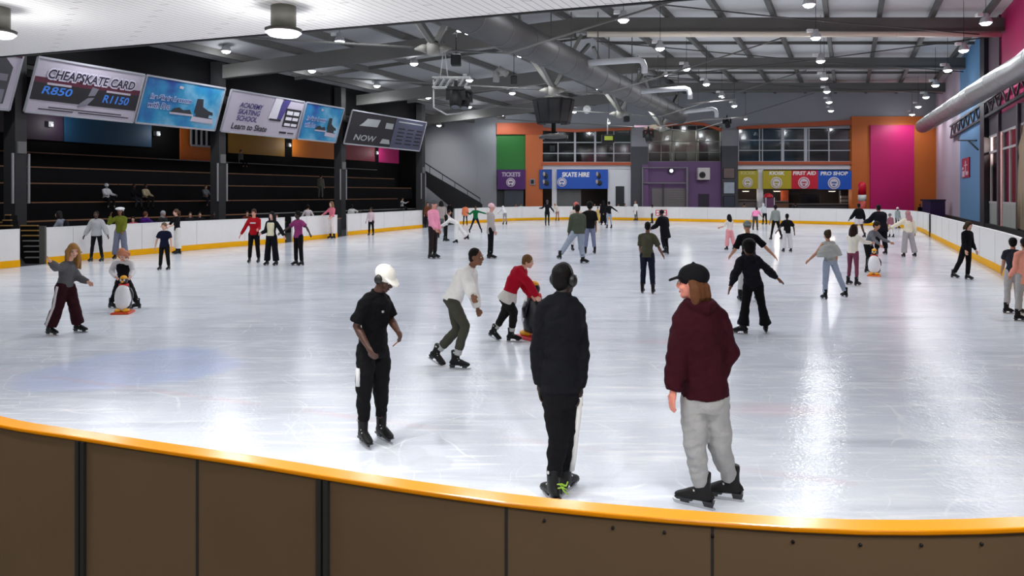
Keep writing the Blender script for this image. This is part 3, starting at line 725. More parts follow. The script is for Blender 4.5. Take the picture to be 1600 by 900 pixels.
# kiosk counters and fittings
for x0, x1, y0, c_, lab in ((1153, 1184, 312, (96, 84, 82), 'pale counter under the yellow sign by the pillar'), (1193, 1232, 314, (104, 72, 52), 'brown kiosk counter under the yellow sign'), (1237, 1330, 318, (58, 54, 56), 'long dark counter under the red and blue signs')):
    t = thing('shop_counter', lab, 'counter', P((x0 + x1) / 2, 346, 72.6), 'counters in the shop fronts')
    MB().face(x0, y0 + 1.6, x1, 346, 72.6, .5).build('counter_front', M('counter_%d' % x0, c_, .6, 0, .2, 1.5), t); MB().face(x0, y0, x1, y0 + 1.8, 72.45, .8).build('counter_top', M('counter_top', (90, 84, 82), .4), t)
mb = MB(); mb.face(1221, 297, 1232.5, 341, 74, .3); single('shop_cabinet', mb, M('cab_orange', (150, 66, 34), .6), 'orange cabinet inside the kiosk', 'cabinet', bevel=.03)
t = thing('display_screen', 'large black screen inside the red sign shop', 'screen', P(1265, 324, 74)); MB().face(1250, 303, 1282, 322, 74, .2).build('bezel', BLACK, t, bevel=.03); MB().face(1263, 321, 1269, 341, 74.05, .1).build('stand', DKGREY, t); MB().face(1251, 304, 1281, 321, 73.98, .03).build('screen', M('screen_black', (16, 17, 20), .15), t)
t = thing('display_rack', 'grey magazine rack in the pro shop corner', 'rack', P(1320, 330, 73.2))
MB().face(1313.5, 298, 1328.5, 330, 73.4, .4).build('frame', DKGREY, t)
for k in range(4): MB().face(1314, 306 + k * 5.5, 1328, 310 + k * 5.5, 73.25, .15).build('sheet', M('sheet_grey', (150, 146, 140), .6), t)
# popcorn cart with a red domed top
q = P(1201, 330, 71.2); t = thing('popcorn_cart', 'popcorn cart with a red domed roof in front of the kiosk', 'cart', (q.x, 71.2, 0))
zb = P(0, 309, 71.2).z
MB().lathe((q.x - .05, 71.2, zb), [(.45, 0), (.44, .12), (.36, .3), (.2, .42), (.02, .46)], 18).build('roof', M('cart_red', (196, 20, 44), .4), t)
mb = MB()
for sx_ in (-1, 1):
    for sy_ in (-1, 1): mb.box(q.x + sx_ * .4 - .03, 71.2 + sy_ * .4 - .03, zb - .85, q.x + sx_ * .4 + .03, 71.2 + sy_ * .4 + .03, zb + .02)
mb.build('corner_post', WHITEP, t); MB().box(q.x - .38, 70.82, .75, q.x + .38, 71.58, zb - .02).build('glass_case', M('case_plum', (110, 70, 100), .2, 0, .3, 4), t)
MB().box(q.x - .44, 70.78, .35, q.x + .44, 71.62, .78).build('cart_body', M('cart_red', (196, 20, 44), .4), t)
for sx_ in (-1, 1): MB().lathe((q.x + sx_ * .46, 71.2, .32), [(.32, -.03), (.32, .03)], 18, axis=(1, 0, 0)).build('wheel', BLACK, t)
# ice-lolly shaped floor sign
q = P(1347, 330, 69.5); t = thing('lolly_sign', 'ice lolly shaped sign in red and white before the orange wall', 'sign', (q.x, 69.5, 0))
def lolly(z0, z1, r0, dome): return [(r0, z0), (r0, z1)] + ([(r0 * math.cos(a), z1 + r0 * 1.2 * math.sin(a)) for a in (.3, .6, .9, 1.2, 1.45)] if dome else [])
zs = [P(0, y, 69.5).z for y in (323, 314, 304.5, 291)]
MB().lathe((q.x, 69.5, 0), lolly(zs[2], zs[3], .36, True), 18).build('lolly_top', M('lolly_red', (214, 16, 50), .35), t)
MB().lathe((q.x, 69.5, 0), lolly(zs[1], zs[2], .36, False), 18).build('lolly_band', WHITEP, t)
MB().lathe((q.x, 69.5, 0), lolly(.35, zs[1], .36, False), 18).build('lolly_base', M('lolly_pink', (190, 70, 60), .4), t)
MB().lathe((q.x, 69.5, 0), [(.1, -.06), (.1, .36)], 10).build('stick', WOOD, t)
q = P(830, 284, DW - .3); t = thing('wall_clock', 'small framed notice on the orange pillar', 'notice', q); MB().face(828, 279.5, 835.5, 289, DW - .28, .06).build('frame', M('notice_frame', (130, 140, 150), .4), t); MB().face(829.5, 281, 834, 287, DW - .31, .05).build('sheet', BLACK, t)
t.name = 'framed_notice'

# ================================================================== right wall
SR = 8.57
def rw(mb, x0, x1, z0, z1, s0=SR, th=.3): return mb.hall(s0, s0 + th, D_of(x1, s0), D_of(x0, s0), z0, z1)
mb = MB(); rw(mb, 1461, 1501, -.06, 13); struct('wall_right', mb, M('wall_lilac', (186, 172, 186), .7, 0, .05, .4))
mb = MB(); rw(mb, 1500, 1531, -.06, 13, SR - .15, .4); struct('wall_right', mb, M('wall_blue', (96, 146, 190), .6, 0, .05, .5))
mb = MB(); rw(mb, 1531, 1537.5, -.06, 13, SR - .3, .5); struct('wall_right', mb, M('post_dark', (38, 36, 42), .5))
mb = MB(); mb.hall(SR, SR + .3, 8, 46.6, 5.9, 6.9); struct('trim_8', mb, M('lintel_mauve', (84, 74, 84), .6))
mb = MB(); mb.hall(SR + .1, SR + .3, 8, 46.6, 6.9, 13); struct('wall_right', mb, M('wall_magenta', (184, 18, 92), .6, 0, .05, .4))
mb = MB(); rw(mb, 1537, 1561, 6.9, 13, SR - .02, .2); struct('wall_right', mb, M('wall_plumgrey', (92, 72, 84), .7))
mb = MB(); mb.hall(SR + 3.0, SR + 3.2, 8, 47, -.06, 6.5); struct('wall_right', mb, M('room_rose', (128, 62, 66), .7, 0, .3, .4))
mb = MB(); mb.hall(SR + .3, SR + 3, 46.6, 47, -.06, 6.5); mb.hall(SR + .3, SR + 3, 8, 46.6, 6.0, 6.1); struct('ceiling', mb, M('room_rose', (128, 62, 66)))
GL2 = pane_mat('door_glass', (200, 196, 196), .9)
bays = [(1538.5, 1560), (1566, 1592), (1594, 1660), (1665, 1780)]
for i, (x0, x1) in enumerate(bays):
    d1, d0 = D_of(x0, SR), D_of(x1, SR)
    t = thing('door_%d' % (5 + i), None, None, W(SR, (d0 + d1) / 2, .55), kind='structure')
    mb = MB(); w = .12
    for dd in (d0, (d0 * .45 + d1 * .55), d1): mb.hall(SR, SR + .15, dd - w / 2, dd + w / 2, .55, 5.9)
    for z in (1.9, 4.9, 5.85): mb.hall(SR, SR + .14, d0, d1, z - .06, z + .06)
    mb.build('frame', M('door_frame_pale', (196, 190, 190), .5), t)
    MB().hall(SR + .03, SR + .1, d0, d1, .5, 1.86).build('lower_panel', M('panel_frost', (172, 178, 172), .35, 0, .06, 1), t)
    MB().hall(SR + .06, SR + .08, d0, d1, 1.9, 5.9).build('pane', GL2, t)
for i, x in enumerate((1563, 1593.5, 1662.5)):
    d = D_of(x, SR); mb = MB(); mb.hall(SR - .16, SR - .02, d - .2, d + .2, -.06, 6.9)
    single('door_post', mb, M('post_mauve', (74, 68, 76), .5), ['dark steel post between the glazed doors', 'dark steel post beside the cream curtain', 'dark steel post outside the picture edge'][i], 'post')
# black locker strip in the first glazed door
d1, d0 = D_of(1540, SR), D_of(1545.5, SR); mb = MB(); mb.hall(SR + .3, SR + .7, d0, d1, 1.9, 4.8); single('locker', mb, BLACK, 'tall black locker seen behind the first glass door', 'locker', bevel=.03)
for x0, x1, y0, y1, c_, lab in ((1552, 1558, 257, 277, (226, 186, 190), 'pink and white notice on the glass beside the dark post'), (1576, 1583, 256, 276, (150, 196, 176), 'mint green notice behind the wide glass door')):
    d = D_of((x0 + x1) / 2, SR + .2); a, c = EYE + (HY - y1) / F * d, EYE + (HY - y0) / F * d
    mb = MB(); mb.hall(SR + .14, SR + .17, d - .55, d + .55, a, c); single('paper_notice', mb, M('note_%d' % x0, c_, .6), lab, 'notice')
# poster on the blue wall
d1, d0 = D_of(1504, SR - .17), D_of(1515.5, SR - .17); dm = (d0 + d1) / 2; z0, z1 = EYE + (HY - 277.5) / F * dm, EYE + (HY - 247) / F * dm
t = thing('wall_poster', 'crimson poster with white shapes on the blue wall', 'poster', W(SR - .17, dm, z0))
MB().hall(SR - .23, SR - .15, d0, d1, z0, z1).build('panel', M('poster_crimson', (176, 18, 62), .5, 0, .15, 1), t)
mb = MB()
for u0, u1, v0, v1 in ((.1, .45, .05, .35), (.5, .6, .3, .85), (.35, .8, .6, .66), (.55, .9, .12, .3), (.1, .3, .42, .55)): mb.hall(SR - .25, SR - .23, d1 + (d0 - d1) * u0, d1 + (d0 - d1) * u1, z0 + (z1 - z0) * v0, z0 + (z1 - z0) * v1)
mb.build('artwork', M('poster_white', (222, 190, 204), .5), t)
# cream curtain tied at the picture's edge
mb = MB(); mb.sm = True
rows = [(5.9, 1600, 1.1), (5.3, 1597, 1.6), (4.7, 1590, 2.4), (4.2, 1592, 2.2), (3.6, 1590, 2.2), (2.6, 1589, 2.3), (.7, 1587, 2.5)]
prev = None
for z, x, w in rows:
    d1 = D_of(x, SR - .25); ring = []
    for k in range(25): u = k / 24; ring.append(mb.bm.verts.new(W(SR - .25 + .07 * math.sin(k * 1.9), d1 - w * 1.9 * u, z)))
    if prev:
        for k in range(24): mb._f([prev[k], prev[k + 1], ring[k + 1], ring[k]])
    prev = ring
g = bmesh.ops.solidify(mb.bm, geom=list(mb.bm.faces), thickness=.02)
single('curtain', mb, M('curtain_cream', (206, 184, 158), .85, 0, .08, 2), 'cream curtain gathered at the glass beside the picture edge', 'curtain')
t = thing('wall_bracket', 'thin dark bracket sticking out of the blue wall', 'bracket', W(SR - .3, 51, 6))
MB().bar(W(SR - .2, 48, EYE + (HY - 219.5) / F * 48), P(1497, 219.5, 52), .08).build('arm', BLACK, t); MB().bar(W(SR - .2, 47.4, EYE + (HY - 234) / F * 47.4), P(1513, 220, 51), .07).build('brace', BLACK, t)
t = thing('canopy_truss', 'dark latticed steel canopy beam along the magenta wall above the doors', 'truss', W(8.3, 35, 7))
mb = MB()
a0, a1, b0, b1 = W(8.38, 26, 7.2), W(8.38, 60, 7.0), W(8.34, 26, 8.1), W(8.34, 60, 7.9)
mb.bar(a0, a1, .16); mb.bar(b0, b1, .14)
mb.build('chord', M('truss_dark', (58, 54, 58), .5), t)
mb = MB()
for k in range(16): mb.bar(a0.lerp(a1, k / 16), b0.lerp(b1, (k + .5) / 16), .08); mb.bar(b0.lerp(b1, (k + .5) / 16), a0.lerp(a1, (k + 1) / 16), .08)
mb.build('lattice', M('truss_dark', (58, 54, 58), .5), t)
# purple crate and black speaker stacked behind the corner boards
q = P(1466, 335, 61); t = thing('storage_box', 'large dark purple storage box behind the corner barrier', 'box', (q.x, 61, -.06)); 
MB().face(1453, 312.5, 1477.5, 356, 61, 1.2).build('body', M('crate_purple', (48, 26, 74), .5), t, bevel=.05); MB().face(1452.5, 311.5, 1478, 314, 60.9, 1.4).build('lid', M('crate_lid', (36, 22, 54), .5), t)

# lamps lighting the rooms behind the far windows
for x, y, w_, c_, lab in ((1072, 206, 800, (1, .98, .82), 'round ceiling light inside the room behind the arched window'), (972, 206, 90, (.9, 1, .95), 'round ceiling light inside the room behind the last pane'), (1260, 206, 120, (.95, .95, 1), 'round ceiling light inside the room behind the wide window')):
    q = P(x, y, 75); t = thing('room_light', lab, 'light', q); MB().lathe(q, [(.05, .5), (.3, .4), (.34, .3), (.3, .25)], 14).build('hanger_shade', WHITEP, t); MB().lathe(q, [(.28, .2), (.28, .26)], 14).build('lens', glow('room_lens', (240, 240, 230), 2), t)
    l = bpy.data.lights.new('room_glow', 'POINT'); l.energy = w_; l.color = c_; l.shadow_soft_size = .25; o = bpy.data.objects.new('bulb', l); COL.objects.link(o); o.parent = t; o.location = (0, -.4, -.3)
for x, y, w_, lab in ((1165, 299, 50, 'small shop light under the yellow sign'), (1214, 299, 60, 'small kiosk light under the yellow kiosk sign'), (1300, 299, 45, 'small shop light under the blue sign'), (890, 299, 50, 'small light over the grey hire counter')):
    q = P(x, y, 73.4); t = thing('shop_light', lab, 'light', q, 'small lights in the shop fronts'); MB().box(q.x - .35, 73.3, q.z, q.x + .35, 73.5, q.z + .12).build('hanger_housing', WHITEP, t); MB().box(q.x - .3, 73.32, q.z - .03, q.x + .3, 73.48, q.z).build('tube', glow('shop_tube', (255, 240, 220), 3), t)
    l = bpy.data.lights.new('shop_glow', 'POINT'); l.energy = w_; l.color = (1, .85, .7); l.shadow_soft_size = .1; o = bpy.data.objects.new('bulb', l); COL.objects.link(o); o.parent = t; o.location = (0, 0, -.25)
for i, d in enumerate((43, 37, 30, 22)):
    q = W(SR + 1.6, d, 5.6); t = thing('room_light', 'round ceiling light in the side room behind the ' + ['first glass door', 'second glass door', 'curtain', 'doors past the picture edge'][i], 'light', q); MB().lathe(q, [(.3, .1), (.3, .4)], 14).build('hanger_shade', WHITEP, t); MB().lathe(q, [(.28, .05), (.28, .1)], 14).build('lens', glow('room_lens', (240, 240, 230), 2), t)
    l = bpy.data.lights.new('room_glow', 'POINT'); l.energy = 950; l.color = (1, .9, .86); l.shadow_soft_size = .2; o = bpy.data.objects.new('bulb', l); COL.objects.link(o); o.parent = t; o.location = (0, 0, -.2)
# ================================================================== roof
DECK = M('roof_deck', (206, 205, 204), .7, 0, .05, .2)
ZR, SRIDGE = 12.55, -16.4
def zroof(s): return ZR if s >= SRIDGE else ZR - .142 * (SRIDGE - s)
mb = MB(); mb.hall(SRIDGE, 9.2, 14, 72.4, ZR, ZR + .2); struct('ceiling', mb, DECK)
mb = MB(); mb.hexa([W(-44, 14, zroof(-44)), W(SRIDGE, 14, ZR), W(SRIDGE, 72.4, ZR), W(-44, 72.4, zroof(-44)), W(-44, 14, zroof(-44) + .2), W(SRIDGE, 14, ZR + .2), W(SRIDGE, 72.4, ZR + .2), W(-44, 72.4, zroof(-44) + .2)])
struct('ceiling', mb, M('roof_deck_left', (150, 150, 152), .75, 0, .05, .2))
frames = [29.2, 41.0, 53.0, 65.0]
ss = [-42.5 + 2.95 * k for k in range(18)]
for s in ss:
    mb = MB(); z = zroof(s); mb.hexa([W(s - .13, 14, z - .34), W(s + .13, 14, z - .34), W(s + .13, 72, z - .34), W(s - .13, 72, z - .34), W(s - .13, 14, z - .003), W(s + .13, 14, z - .003), W(s + .13, 72, z - .003), W(s - .13, 72, z - .003)])
    o = struct('roof_purlin', mb, ROOFSTEEL)
for d in [16, 19.5, 23, 26.5, 33, 37, 45, 49, 57, 61, 68.5]:
    mb = MB(); mb.hall(SRIDGE, 9.0, d - .05, d + .05, ZR - .2, ZR - .004)
    struct('roof_beam', mb, ROOFSTEEL)
for d in [18, 24, 35, 47, 59, 69]:
    mb = MB(); z0, z1 = zroof(-44), ZR
    mb.hexa([W(-44, d - .06, z0 - .2), W(SRIDGE, d - .06, z1 - .2), W(SRIDGE, d + .06, z1 - .2), W(-44, d + .06, z0 - .2), W(-44, d - .06, z0 - .004), W(SRIDGE, d - .06, z1 - .004), W(SRIDGE, d + .06, z1 - .004), W(-44, d + .06, z0 - .004)])
    struct('roof_beam', mb, ROOFSTEEL)
for i, d in enumerate(frames):
    mb = MB(); mb.hall(SRIDGE + 1.2, 9.0, d - .16, d + .16, 11.48, ZR - .35); mb.hall(SRIDGE + 1.2, 9.0, d - .28, d + .28, 11.4, 11.5); struct('roof_beam', mb, M('beam_steel', (96, 95, 92), .6))
    mb = MB(); z0 = zroof(-44)
    mb.hexa([W(-44, d - .16, 7.74), W(SRIDGE + 1.2, d - .16, 11.1), W(SRIDGE + 1.2, d + .16, 11.1), W(-44, d + .16, 7.74), W(-44, d - .16, z0 - .3), W(SRIDGE + 1.2, d - .16, ZR - .4), W(SRIDGE + 1.2, d + .16, ZR - .4), W(-44, d + .16, z0 - .3)])
    struct('roof_beam', mb, M('beam_steel', (96, 95, 92), .6))
    # node under the ridge with struts up and tie rods out
    nz, ns = 8.15, -16.45
    q = W(ns, d, nz)
    order = ['nearest the white soffit', 'above the black speaker cluster', 'before the far windows', 'closest to the far gable'][i]
    t = thing('truss_node', 'pale steel strut node hung below the roof ridge ' + order, 'truss', q, 'strut nodes below the roof ridge')
    pal = M('node_pale', (150, 148, 140), .6)
    mb = MB(); mb.lathe(q, [(.10, -.28), (.26, -.22), (.33, 0), (.26, .22), (.10, .28)], 14); mb.build('hub', pal, t)
    for sg in (-1, 1): MB().tube([q + Vector((sg * .25, 0, 0)), q + Vector((sg * .45, 0, .03)), q + Vector((sg * .75, 0, 0))], [.2, .15, .04], 10).build('side_plate', pal, t)
    for sg in (-1, 1):
        top = W(ns + sg * 1.6, d, 11.25 if sg > 0 else 10.42)
        MB().bar(q + Vector((sg * .12, 0, .3)), top, .26, .2).build('strut', M('strut_grey', (112, 111, 106), .5), t)
    for s2 in (-3.0, -31.0):
        MB().tube(([q + Vector((.5, 0, -.05)), W(-13.5, d, 7.98)] if s2 > -16 else [q + Vector((-.5, 0, .05))]) + [W(s2, d, 11.3 if s2 > -16 else 9.02)], .045, 6).build('tie_rod', M('rod_grey', (104, 103, 100), .5), t)
    MB().bar(q + Vector((0, .2, .25)), W(SRIDGE, d + 5.6, ZR - .7), .2, .2).build('long_brace', M('strut_grey', (112, 111, 106)), t)
    MB().bar(q + Vector((0, -.2, .25)), W(SRIDGE, d - 5.6, ZR - .7), .2, .2).build('long_brace', M('strut_grey', (112, 111, 106)), t)
# crossing wind-bracing rods
t = thing('bracing_rods', 'long thin crossing tie rods slung under the flat roof', 'rods', W(-4, 47, 11))
for a, b in ((W(-15, 30, 10.9), W(8.3, 41, 11.2)), (W(-14, 41, 10.9), W(8.3, 53, 11.2)), (W(-14.5, 53, 10.9), W(8.3, 64.5, 11.2)), (W(8.3, 41, 11.2), W(-14, 53, 10.8))):
    MB().tube([a, a.lerp(b, .5) - Vector((0, 0, .12)), b], .035, 6).build('rod', M('rod_dark', (60, 58, 56), .5), t)

# ---- air ducts
def spiral_mat():
    m = M('duct_spiral', (150, 152, 154), .42, .55, .08, 1)
    return m
def duct(name, label, pts, r, mat=None, rings=1.2, n=24):
    t = thing(name, label, 'duct', pts[0])
    mb = MB(); mb.tube(pts, r, n)
    for a, b in zip(pts, pts[1:]):
        L = (b - a).length; k = max(1, int(L / rings)); u = (b - a).normalized()
        for i in range(1, k):
            c = a.lerp(b, i / k); mb.tube([c - u * .03, c + u * .03], r * 1.018, n)
    mb.build('tube', mat or spiral_mat(), t)
    return t
big0, big1 = W(-13.6, 22, 8.85), W(-13.6, 59.5, 8.75)
t = duct('air_duct', 'huge round grey air duct running along the roof ridge over the rink', [big0, big1], .68, M('duct_grey', (88, 88, 88), .5, .35, .08, 1), 2.4, 30)
for d in range(26, 59, 6):
    c = W(-13.6, d, 8.8); mb = MB()
    for sg in (-1, 1): mb.bar(c + Vector((sg * .69, 0, 0)), c + Vector((sg * .69, 0, 3.0)), .05)
    mb.build('hanger', ROOFSTEEL, t)
MB().tube([big1 + Vector((0, -.02, 0)), big1 + Vector((K * .05, .05, 0))], .71, 30).build('end_cap', M('duct_end', (98, 104, 104), .5), t)
duct('air_duct', 'shiny round air duct along the lilac and blue side wall', [P(1442, 197, 59.7), P(1537, 138.5, 38.5), P(1600, 103, 31.9), W(7.6, 25, 7.95), W(7.6, 16, 7.95)], .55, GALV, 1.9, 26)
t = thing('duct_sensor', 'small red and white box clipped on the shiny side duct', 'sensor', P(1549, 133, 37)); MB().face(1542, 129, 1557, 137, 37.0, .3).build('body', M('sensor_pink', (224, 170, 150), .5), t, bevel=.02)
for x in (1544, 1550, 1555): MB().face(x - 1.2, 130.5, x + 1.2, 135, 36.96, .06).build('port', BLACK, t)
duct('branch_duct', 'slim pale duct along the nearest visible roof beam', [W(SRIDGE + 2.0, 40.6, 11.2), W(8.4, 40.6, 11.2)], .15, M('duct_cream', (226, 214, 196), .4, .2, .04, 1), 5.0, 14)
for i, (x0, x1, y, d) in enumerate(((918, 997, 95.5, 36.5), (1001, 1070, 140, 44.7), (1068, 1113, 172, 56))):
    a, b = P(x0, y + 3, d), P(x1, y - 2, d)
    t = duct('branch_duct', 'white branch duct with a bent end off the big ridge duct, ' + ['nearest of three', 'middle of three', 'farthest of three'][i], [a, b, b + Vector((.22, 0, -.08)), b + Vector((.32, 0, -.35)), b + Vector((.32, 0, -.65))], .15, M('duct_white', (196, 196, 198), .5), 3.0, 14)
t = duct('branch_duct', 'curved pale duct stub above the black speaker cluster', [P(792, 116, 44), P(780, 108, 44.2), P(776, 112, 44.2), P(775, 128, 44.2)], .2, M('duct_stub', (150, 150, 146), .5), 3, 12)

# ---- pendant lamps in six rows
LAMPW = glow('lamp_glow', (240, 244, 255), 14.0)
def lamp_proto():
    t = thing('high_bay_lamp', 'x', 'lamp')
    MB().lathe((0, 0, 0), [(.08, .42), (.12, .40), (.13, .26), (.20, .2), (.25, .05), (.26, 0), (.22, .0)], 16).build('housing', M('lamp_shell', (190, 190, 192), .4, .3), t)
    MB().lathe((0, 0, 0), [(.02, -.12), (.15, -.09), (.225, -.01), (.22, .01)], 16).build('lens', LAMPW, t)
    MB().tube([(0, 0, 0), (0, 0, 1)], .012, 5).build('cord', BLACK, t).location = (0, 0, .42)
    MB().box(-.42, -.1, .28, -.16, .1, .42).build('driver_box', WHITEP, t)
    l = bpy.data.lights.new('lamp_light', 'SPOT'); l.energy = LAMP_W; l.spot_size = R(172); l.spot_blend = .45; l.shadow_soft_size = .22; l.color = (.93, .96, 1.0)
    o = bpy.data.objects.new('bulb', l); COL.objects.link(o); o.parent = t; o.location = (0, 0, -.16)
    l = bpy.data.lights.new('lamp_spill', 'POINT'); l.energy = LAMP_SPILL; l.shadow_soft_size = .2; l.color = (.93, .96, 1.0)
    o = bpy.data.objects.new('spill', l); COL.objects.link(o); o.parent = t; o.location = (0, 0, -.36)
    return t
LAMP_SPILL = 62.0
LAMP_W = 440.0
rows = [('side wall row', 6.05, 32.3, 7), ('shop-side row', -1.55, 29.2, 7), ('row beside the ridge duct', -9.7, 31.8, 6), ('ridge row', -17.7, 39.8, 5), ('stand-side row', -25.0, 36.2, 6), ('row nearest the stand', -32.7, 38.7, 6)]
ORD = ['first', 'second', 'third', 'fourth', 'fifth', 'sixth', 'seventh', 'eighth', 'ninth', 'tenth']
proto = lamp_proto(); first = True
for rn, s, dstart, n in rows:
    d = dstart; k = 0
    seq = [dstart + 6.2 * i for i in range(n)]
    pre = [dstart - 6.2 * i for i in range(1, 5) if dstart - 6.2 * i > 7.5]
    for d in seq + pre:
        o = proto if first else copy_tree(proto); first = False
        o.location = W(s, d, 9.9)
        next(c for c in o.children if c.name.startswith('cord')).scale = (1, 1, max(.02, zroof(s) - .02 - 10.32))
        if d >= dstart - .01:
            o['label'] = 'white pendant lamp, %s from the camera in the %s' % (ORD[seq.index(d)], rn); o['group'] = 'pendant lamps over the rink'
        else:
            o['label'] = 'white pendant lamp of the %s hanging nearer than the picture shows' % rn; o['group'] = 'pendant lamps ahead of the ' + rn
for x, y, d, lab in ((730, 51, 33, 'small bright lamp between the first node and the soffit'), (1165, 186, 68, 'small lamp on the curved lighting pole near the far windows'), (951, 192, 66, 'small lamp near the far left shop window'), (1040, 117, 50, 'small lamp beside the white branch ducts')):
    t = thing('small_lamp', lab, 'lamp', P(x, y, d)); q = P(x, y, d)
    MB().lathe(q, [(.05, .3), (.12, .22), (.16, 0), (.12, -.01)], 12).build('housing', M('lamp_shell', (190, 190, 192)), t); MB().lathe(q, [(.02, -.1), (.1, -.06), (.14, 0)], 12).build('lens', LAMPW, t)
    MB().tube([q + Vector((0, 0, .3)), Vector((q.x, q.y, 12.5))], .012, 5).build('cord', BLACK, t)

q = P(686, 196, 66.5); t = thing('wall_washer', 'lamp glowing before the plain grey wall beside the stand stairs', 'lamp', q)
MB().lathe(q, [(.08, .42), (.13, .26), (.25, .05), (.26, 0), (.22, 0)], 14).build('housing', M('lamp_shell', (190, 190, 192)), t); MB().lathe(q, [(.02, -.12), (.15, -.09), (.22, 0)], 14).build('lens', LAMPW, t); MB().tube([q + Vector((0, 0, .4)), Vector((q.x, q.y, 10.6))], .012, 5).build('cord', BLACK, t)
l = bpy.data.lights.new('wash_light', 'SPOT'); l.energy = 700; l.spot_size = R(70); l.spot_blend = 1; l.shadow_soft_size = .2; o = bpy.data.objects.new('bulb', l); COL.objects.link(o); o.parent = t; o.location = (0, .1, -.2); o.rotation_euler = (R(62), 0, 0)
# ---- white plank soffit over the camera and its lamps
def soffit_mat():
    m = M('soffit_plank', (236, 234, 232), .5, 0, .03, 1); nt = m.node_tree; b = nt.nodes['Principled BSDF']; L = nt.links.new
    geo = nt.nodes.new('ShaderNodeNewGeometry'); sx = nt.nodes.new('ShaderNodeSeparateXYZ'); L(geo.outputs['Position'], sx.inputs[0])
    def mt(op, a, c=None):
        n = nt.nodes.new('ShaderNodeMath'); n.operation = op
        for i, v in enumerate((a, c)):
            if v is None: continue
            if isinstance(v, (int, float)): n.inputs[i].default_value = v
            else: L(v, n.inputs[i])
        return n.outputs[0]
    s = mt('SUBTRACT', sx.outputs[0], mt('MULTIPLY', sx.outputs[1], K))
    fr = mt('FRACT', mt('DIVIDE', s, .082))
    ed = mt('LESS_THAN', fr, .085)
    row = mt('FLOOR', mt('DIVIDE', s, .082))
    j = mt('LESS_THAN', mt('FRACT', mt('ADD', mt('DIVIDE', sx.outputs[1], 1.9), mt('MULTIPLY', row, .37))), .006)
    g = mt('MAXIMUM', ed, j)
    src = b.inputs['Base Color'].links[0].from_socket
    mx = nt.nodes.new('ShaderNodeMix'); mx.data_type = 'RGBA'; L(g, mx.inputs[0]); L(src, mx.inputs[6]); mx.inputs[7].default_value = lin((150, 145, 143)); L(mx.outputs[2], b.inputs['Base Color'])
    return m
ZS = 4.0
def on_soffit(px, py): d = F * (ZS - EYE) / (HY - py); return Vector(((px - CX) / F * d, d, ZS))
e0, e1 = on_soffit(0, 88), on_soffit(1040, 0); ev = (e1 - e0).normalized(); en = Vector((ev.y, -ev.x, 0))
a, b = e0 - ev * 9, e1 + ev * 6
mb = MB(); q = [a, b, b + en * 14, a + en * 14]
mb.hexa(q + [p + Vector((0, 0, .35)) for p in q]); struct('ceiling', mb, soffit_mat())
mb = MB(); mb.bar(a - en * .03 + Vector((0, 0, .2)), b - en * .03 + Vector((0, 0, .2)), .04, .42); struct('trim_9', mb, BLACK)
def soffit_lamp(px, py, label, at=None):
    q = at or on_soffit(px, py); t = thing('ceiling_lamp', label, 'lamp', q)
    MB().lathe(q, [(.105, -.19), (.105, 0)], 24).build('housing', M('lamp_olive', (126, 126, 118), .45, .2), t)
    MB().lathe(q, [(.13, -.225), (.155, -.205), (.155, -.195), (.105, -.185)], 24).build('brim', M('brim_dark', (46, 42, 36), .4), t)
    MB().lathe(q, [(.03, -.265), (.12, -.25), (.15, -.225), (.13, -.215)], 24).build('lens', glow('soffit_lens', (246, 248, 255), 1.6), t)
    l = bpy.data.lights.new('soffit_light', 'SPOT'); l.energy = SOFFIT_W; l.spot_size = R(160); l.spot_blend = .7; l.shadow_soft_size = .13; l.color = (1, .985, .96)
    o = bpy.data.objects.new('bulb', l); COL.objects.link(o); o.parent = t; o.location = (0, 0, -.28)
    l = bpy.data.lights.new('soffit_spill', 'POINT'); l.energy = SPILL_W; l.shadow_soft_size = .12
    o = bpy.data.objects.new('spill', l); COL.objects.link(o); o.parent = t; o.location = (0, 0, -.5)
    return t
SOFFIT_W, SPILL_W = 200.0, 19.0
soffit_lamp(443, 10, 'round grey soffit lamp with a dark brim and glowing white face')
soffit_lamp(-6, 12, 'round white soffit lamp cut off at the picture corner')
for i, (x, y) in enumerate(((-3.6, 3.4), (-.7, 3.9), (1.5, 3.4), (-5.4, 1.0), (-2.4, .4), (.6, .6), (2.6, 1.2), (-3.6, -2.4), (.2, -2.4), (3.4, -2.0))):
    t = soffit_lamp(0, 0, 'round soffit lamp hanging above the picture', Vector((x, y, ZS))); t['group'] = 'soffit lamps above the picture'
# ---- hanging equipment
BOXK = M('speaker_black', (7, 7, 8), .7, 0, .15, 4); TRUSSW = M('truss_white', (186, 186, 184), .45, .2)
q = P(865, 175, 43)
t = thing('speaker_cluster', 'round cluster of black loudspeakers hanging over the rink centre', 'loudspeaker', q)
for k in range(7):
    a = R(-105 + 35 * k); c = q + Vector((math.sin(a) * .78, -math.cos(a) * .78, 0)); out = Vector((math.sin(a), -math.cos(a), 0)); sd = Vector((math.cos(a), math.sin(a), 0))
    mb = MB(); tl = .16
    pts = []
    for zz, o_ in ((-.72, -.18), (.72, .12)):
        for u, w in ((-.33, -.25), (.33, -.25), (.36, .3), (-.36, .3)): pts.append(c + sd * u + out * (w + (o_ if w > 0 else 0)) + Vector((0, 0, zz)))
    mb.hexa(pts); sp = mb.build('speaker_box', BOXK, t, bevel=.04)
    mb = MB(); mb.hexa([c + sd * u + out * (.315 + o_ + e) + Vector((0, 0, zz)) for zz, o_ in ((-.6, -.155), (.6, .095)) for u, e in ((-.28, 0), (.28, 0), (.28, .012), (-.28, .012))]); mb.build('speaker_grille', M('grille_black', (24, 24, 26), .5), sp)
MB().lathe(q, [(.5, .72), (.62, .76), (.55, .9), (.2, 1.0)], 20).build('top_plate', M('plate_grey', (128, 126, 120), .5), t)
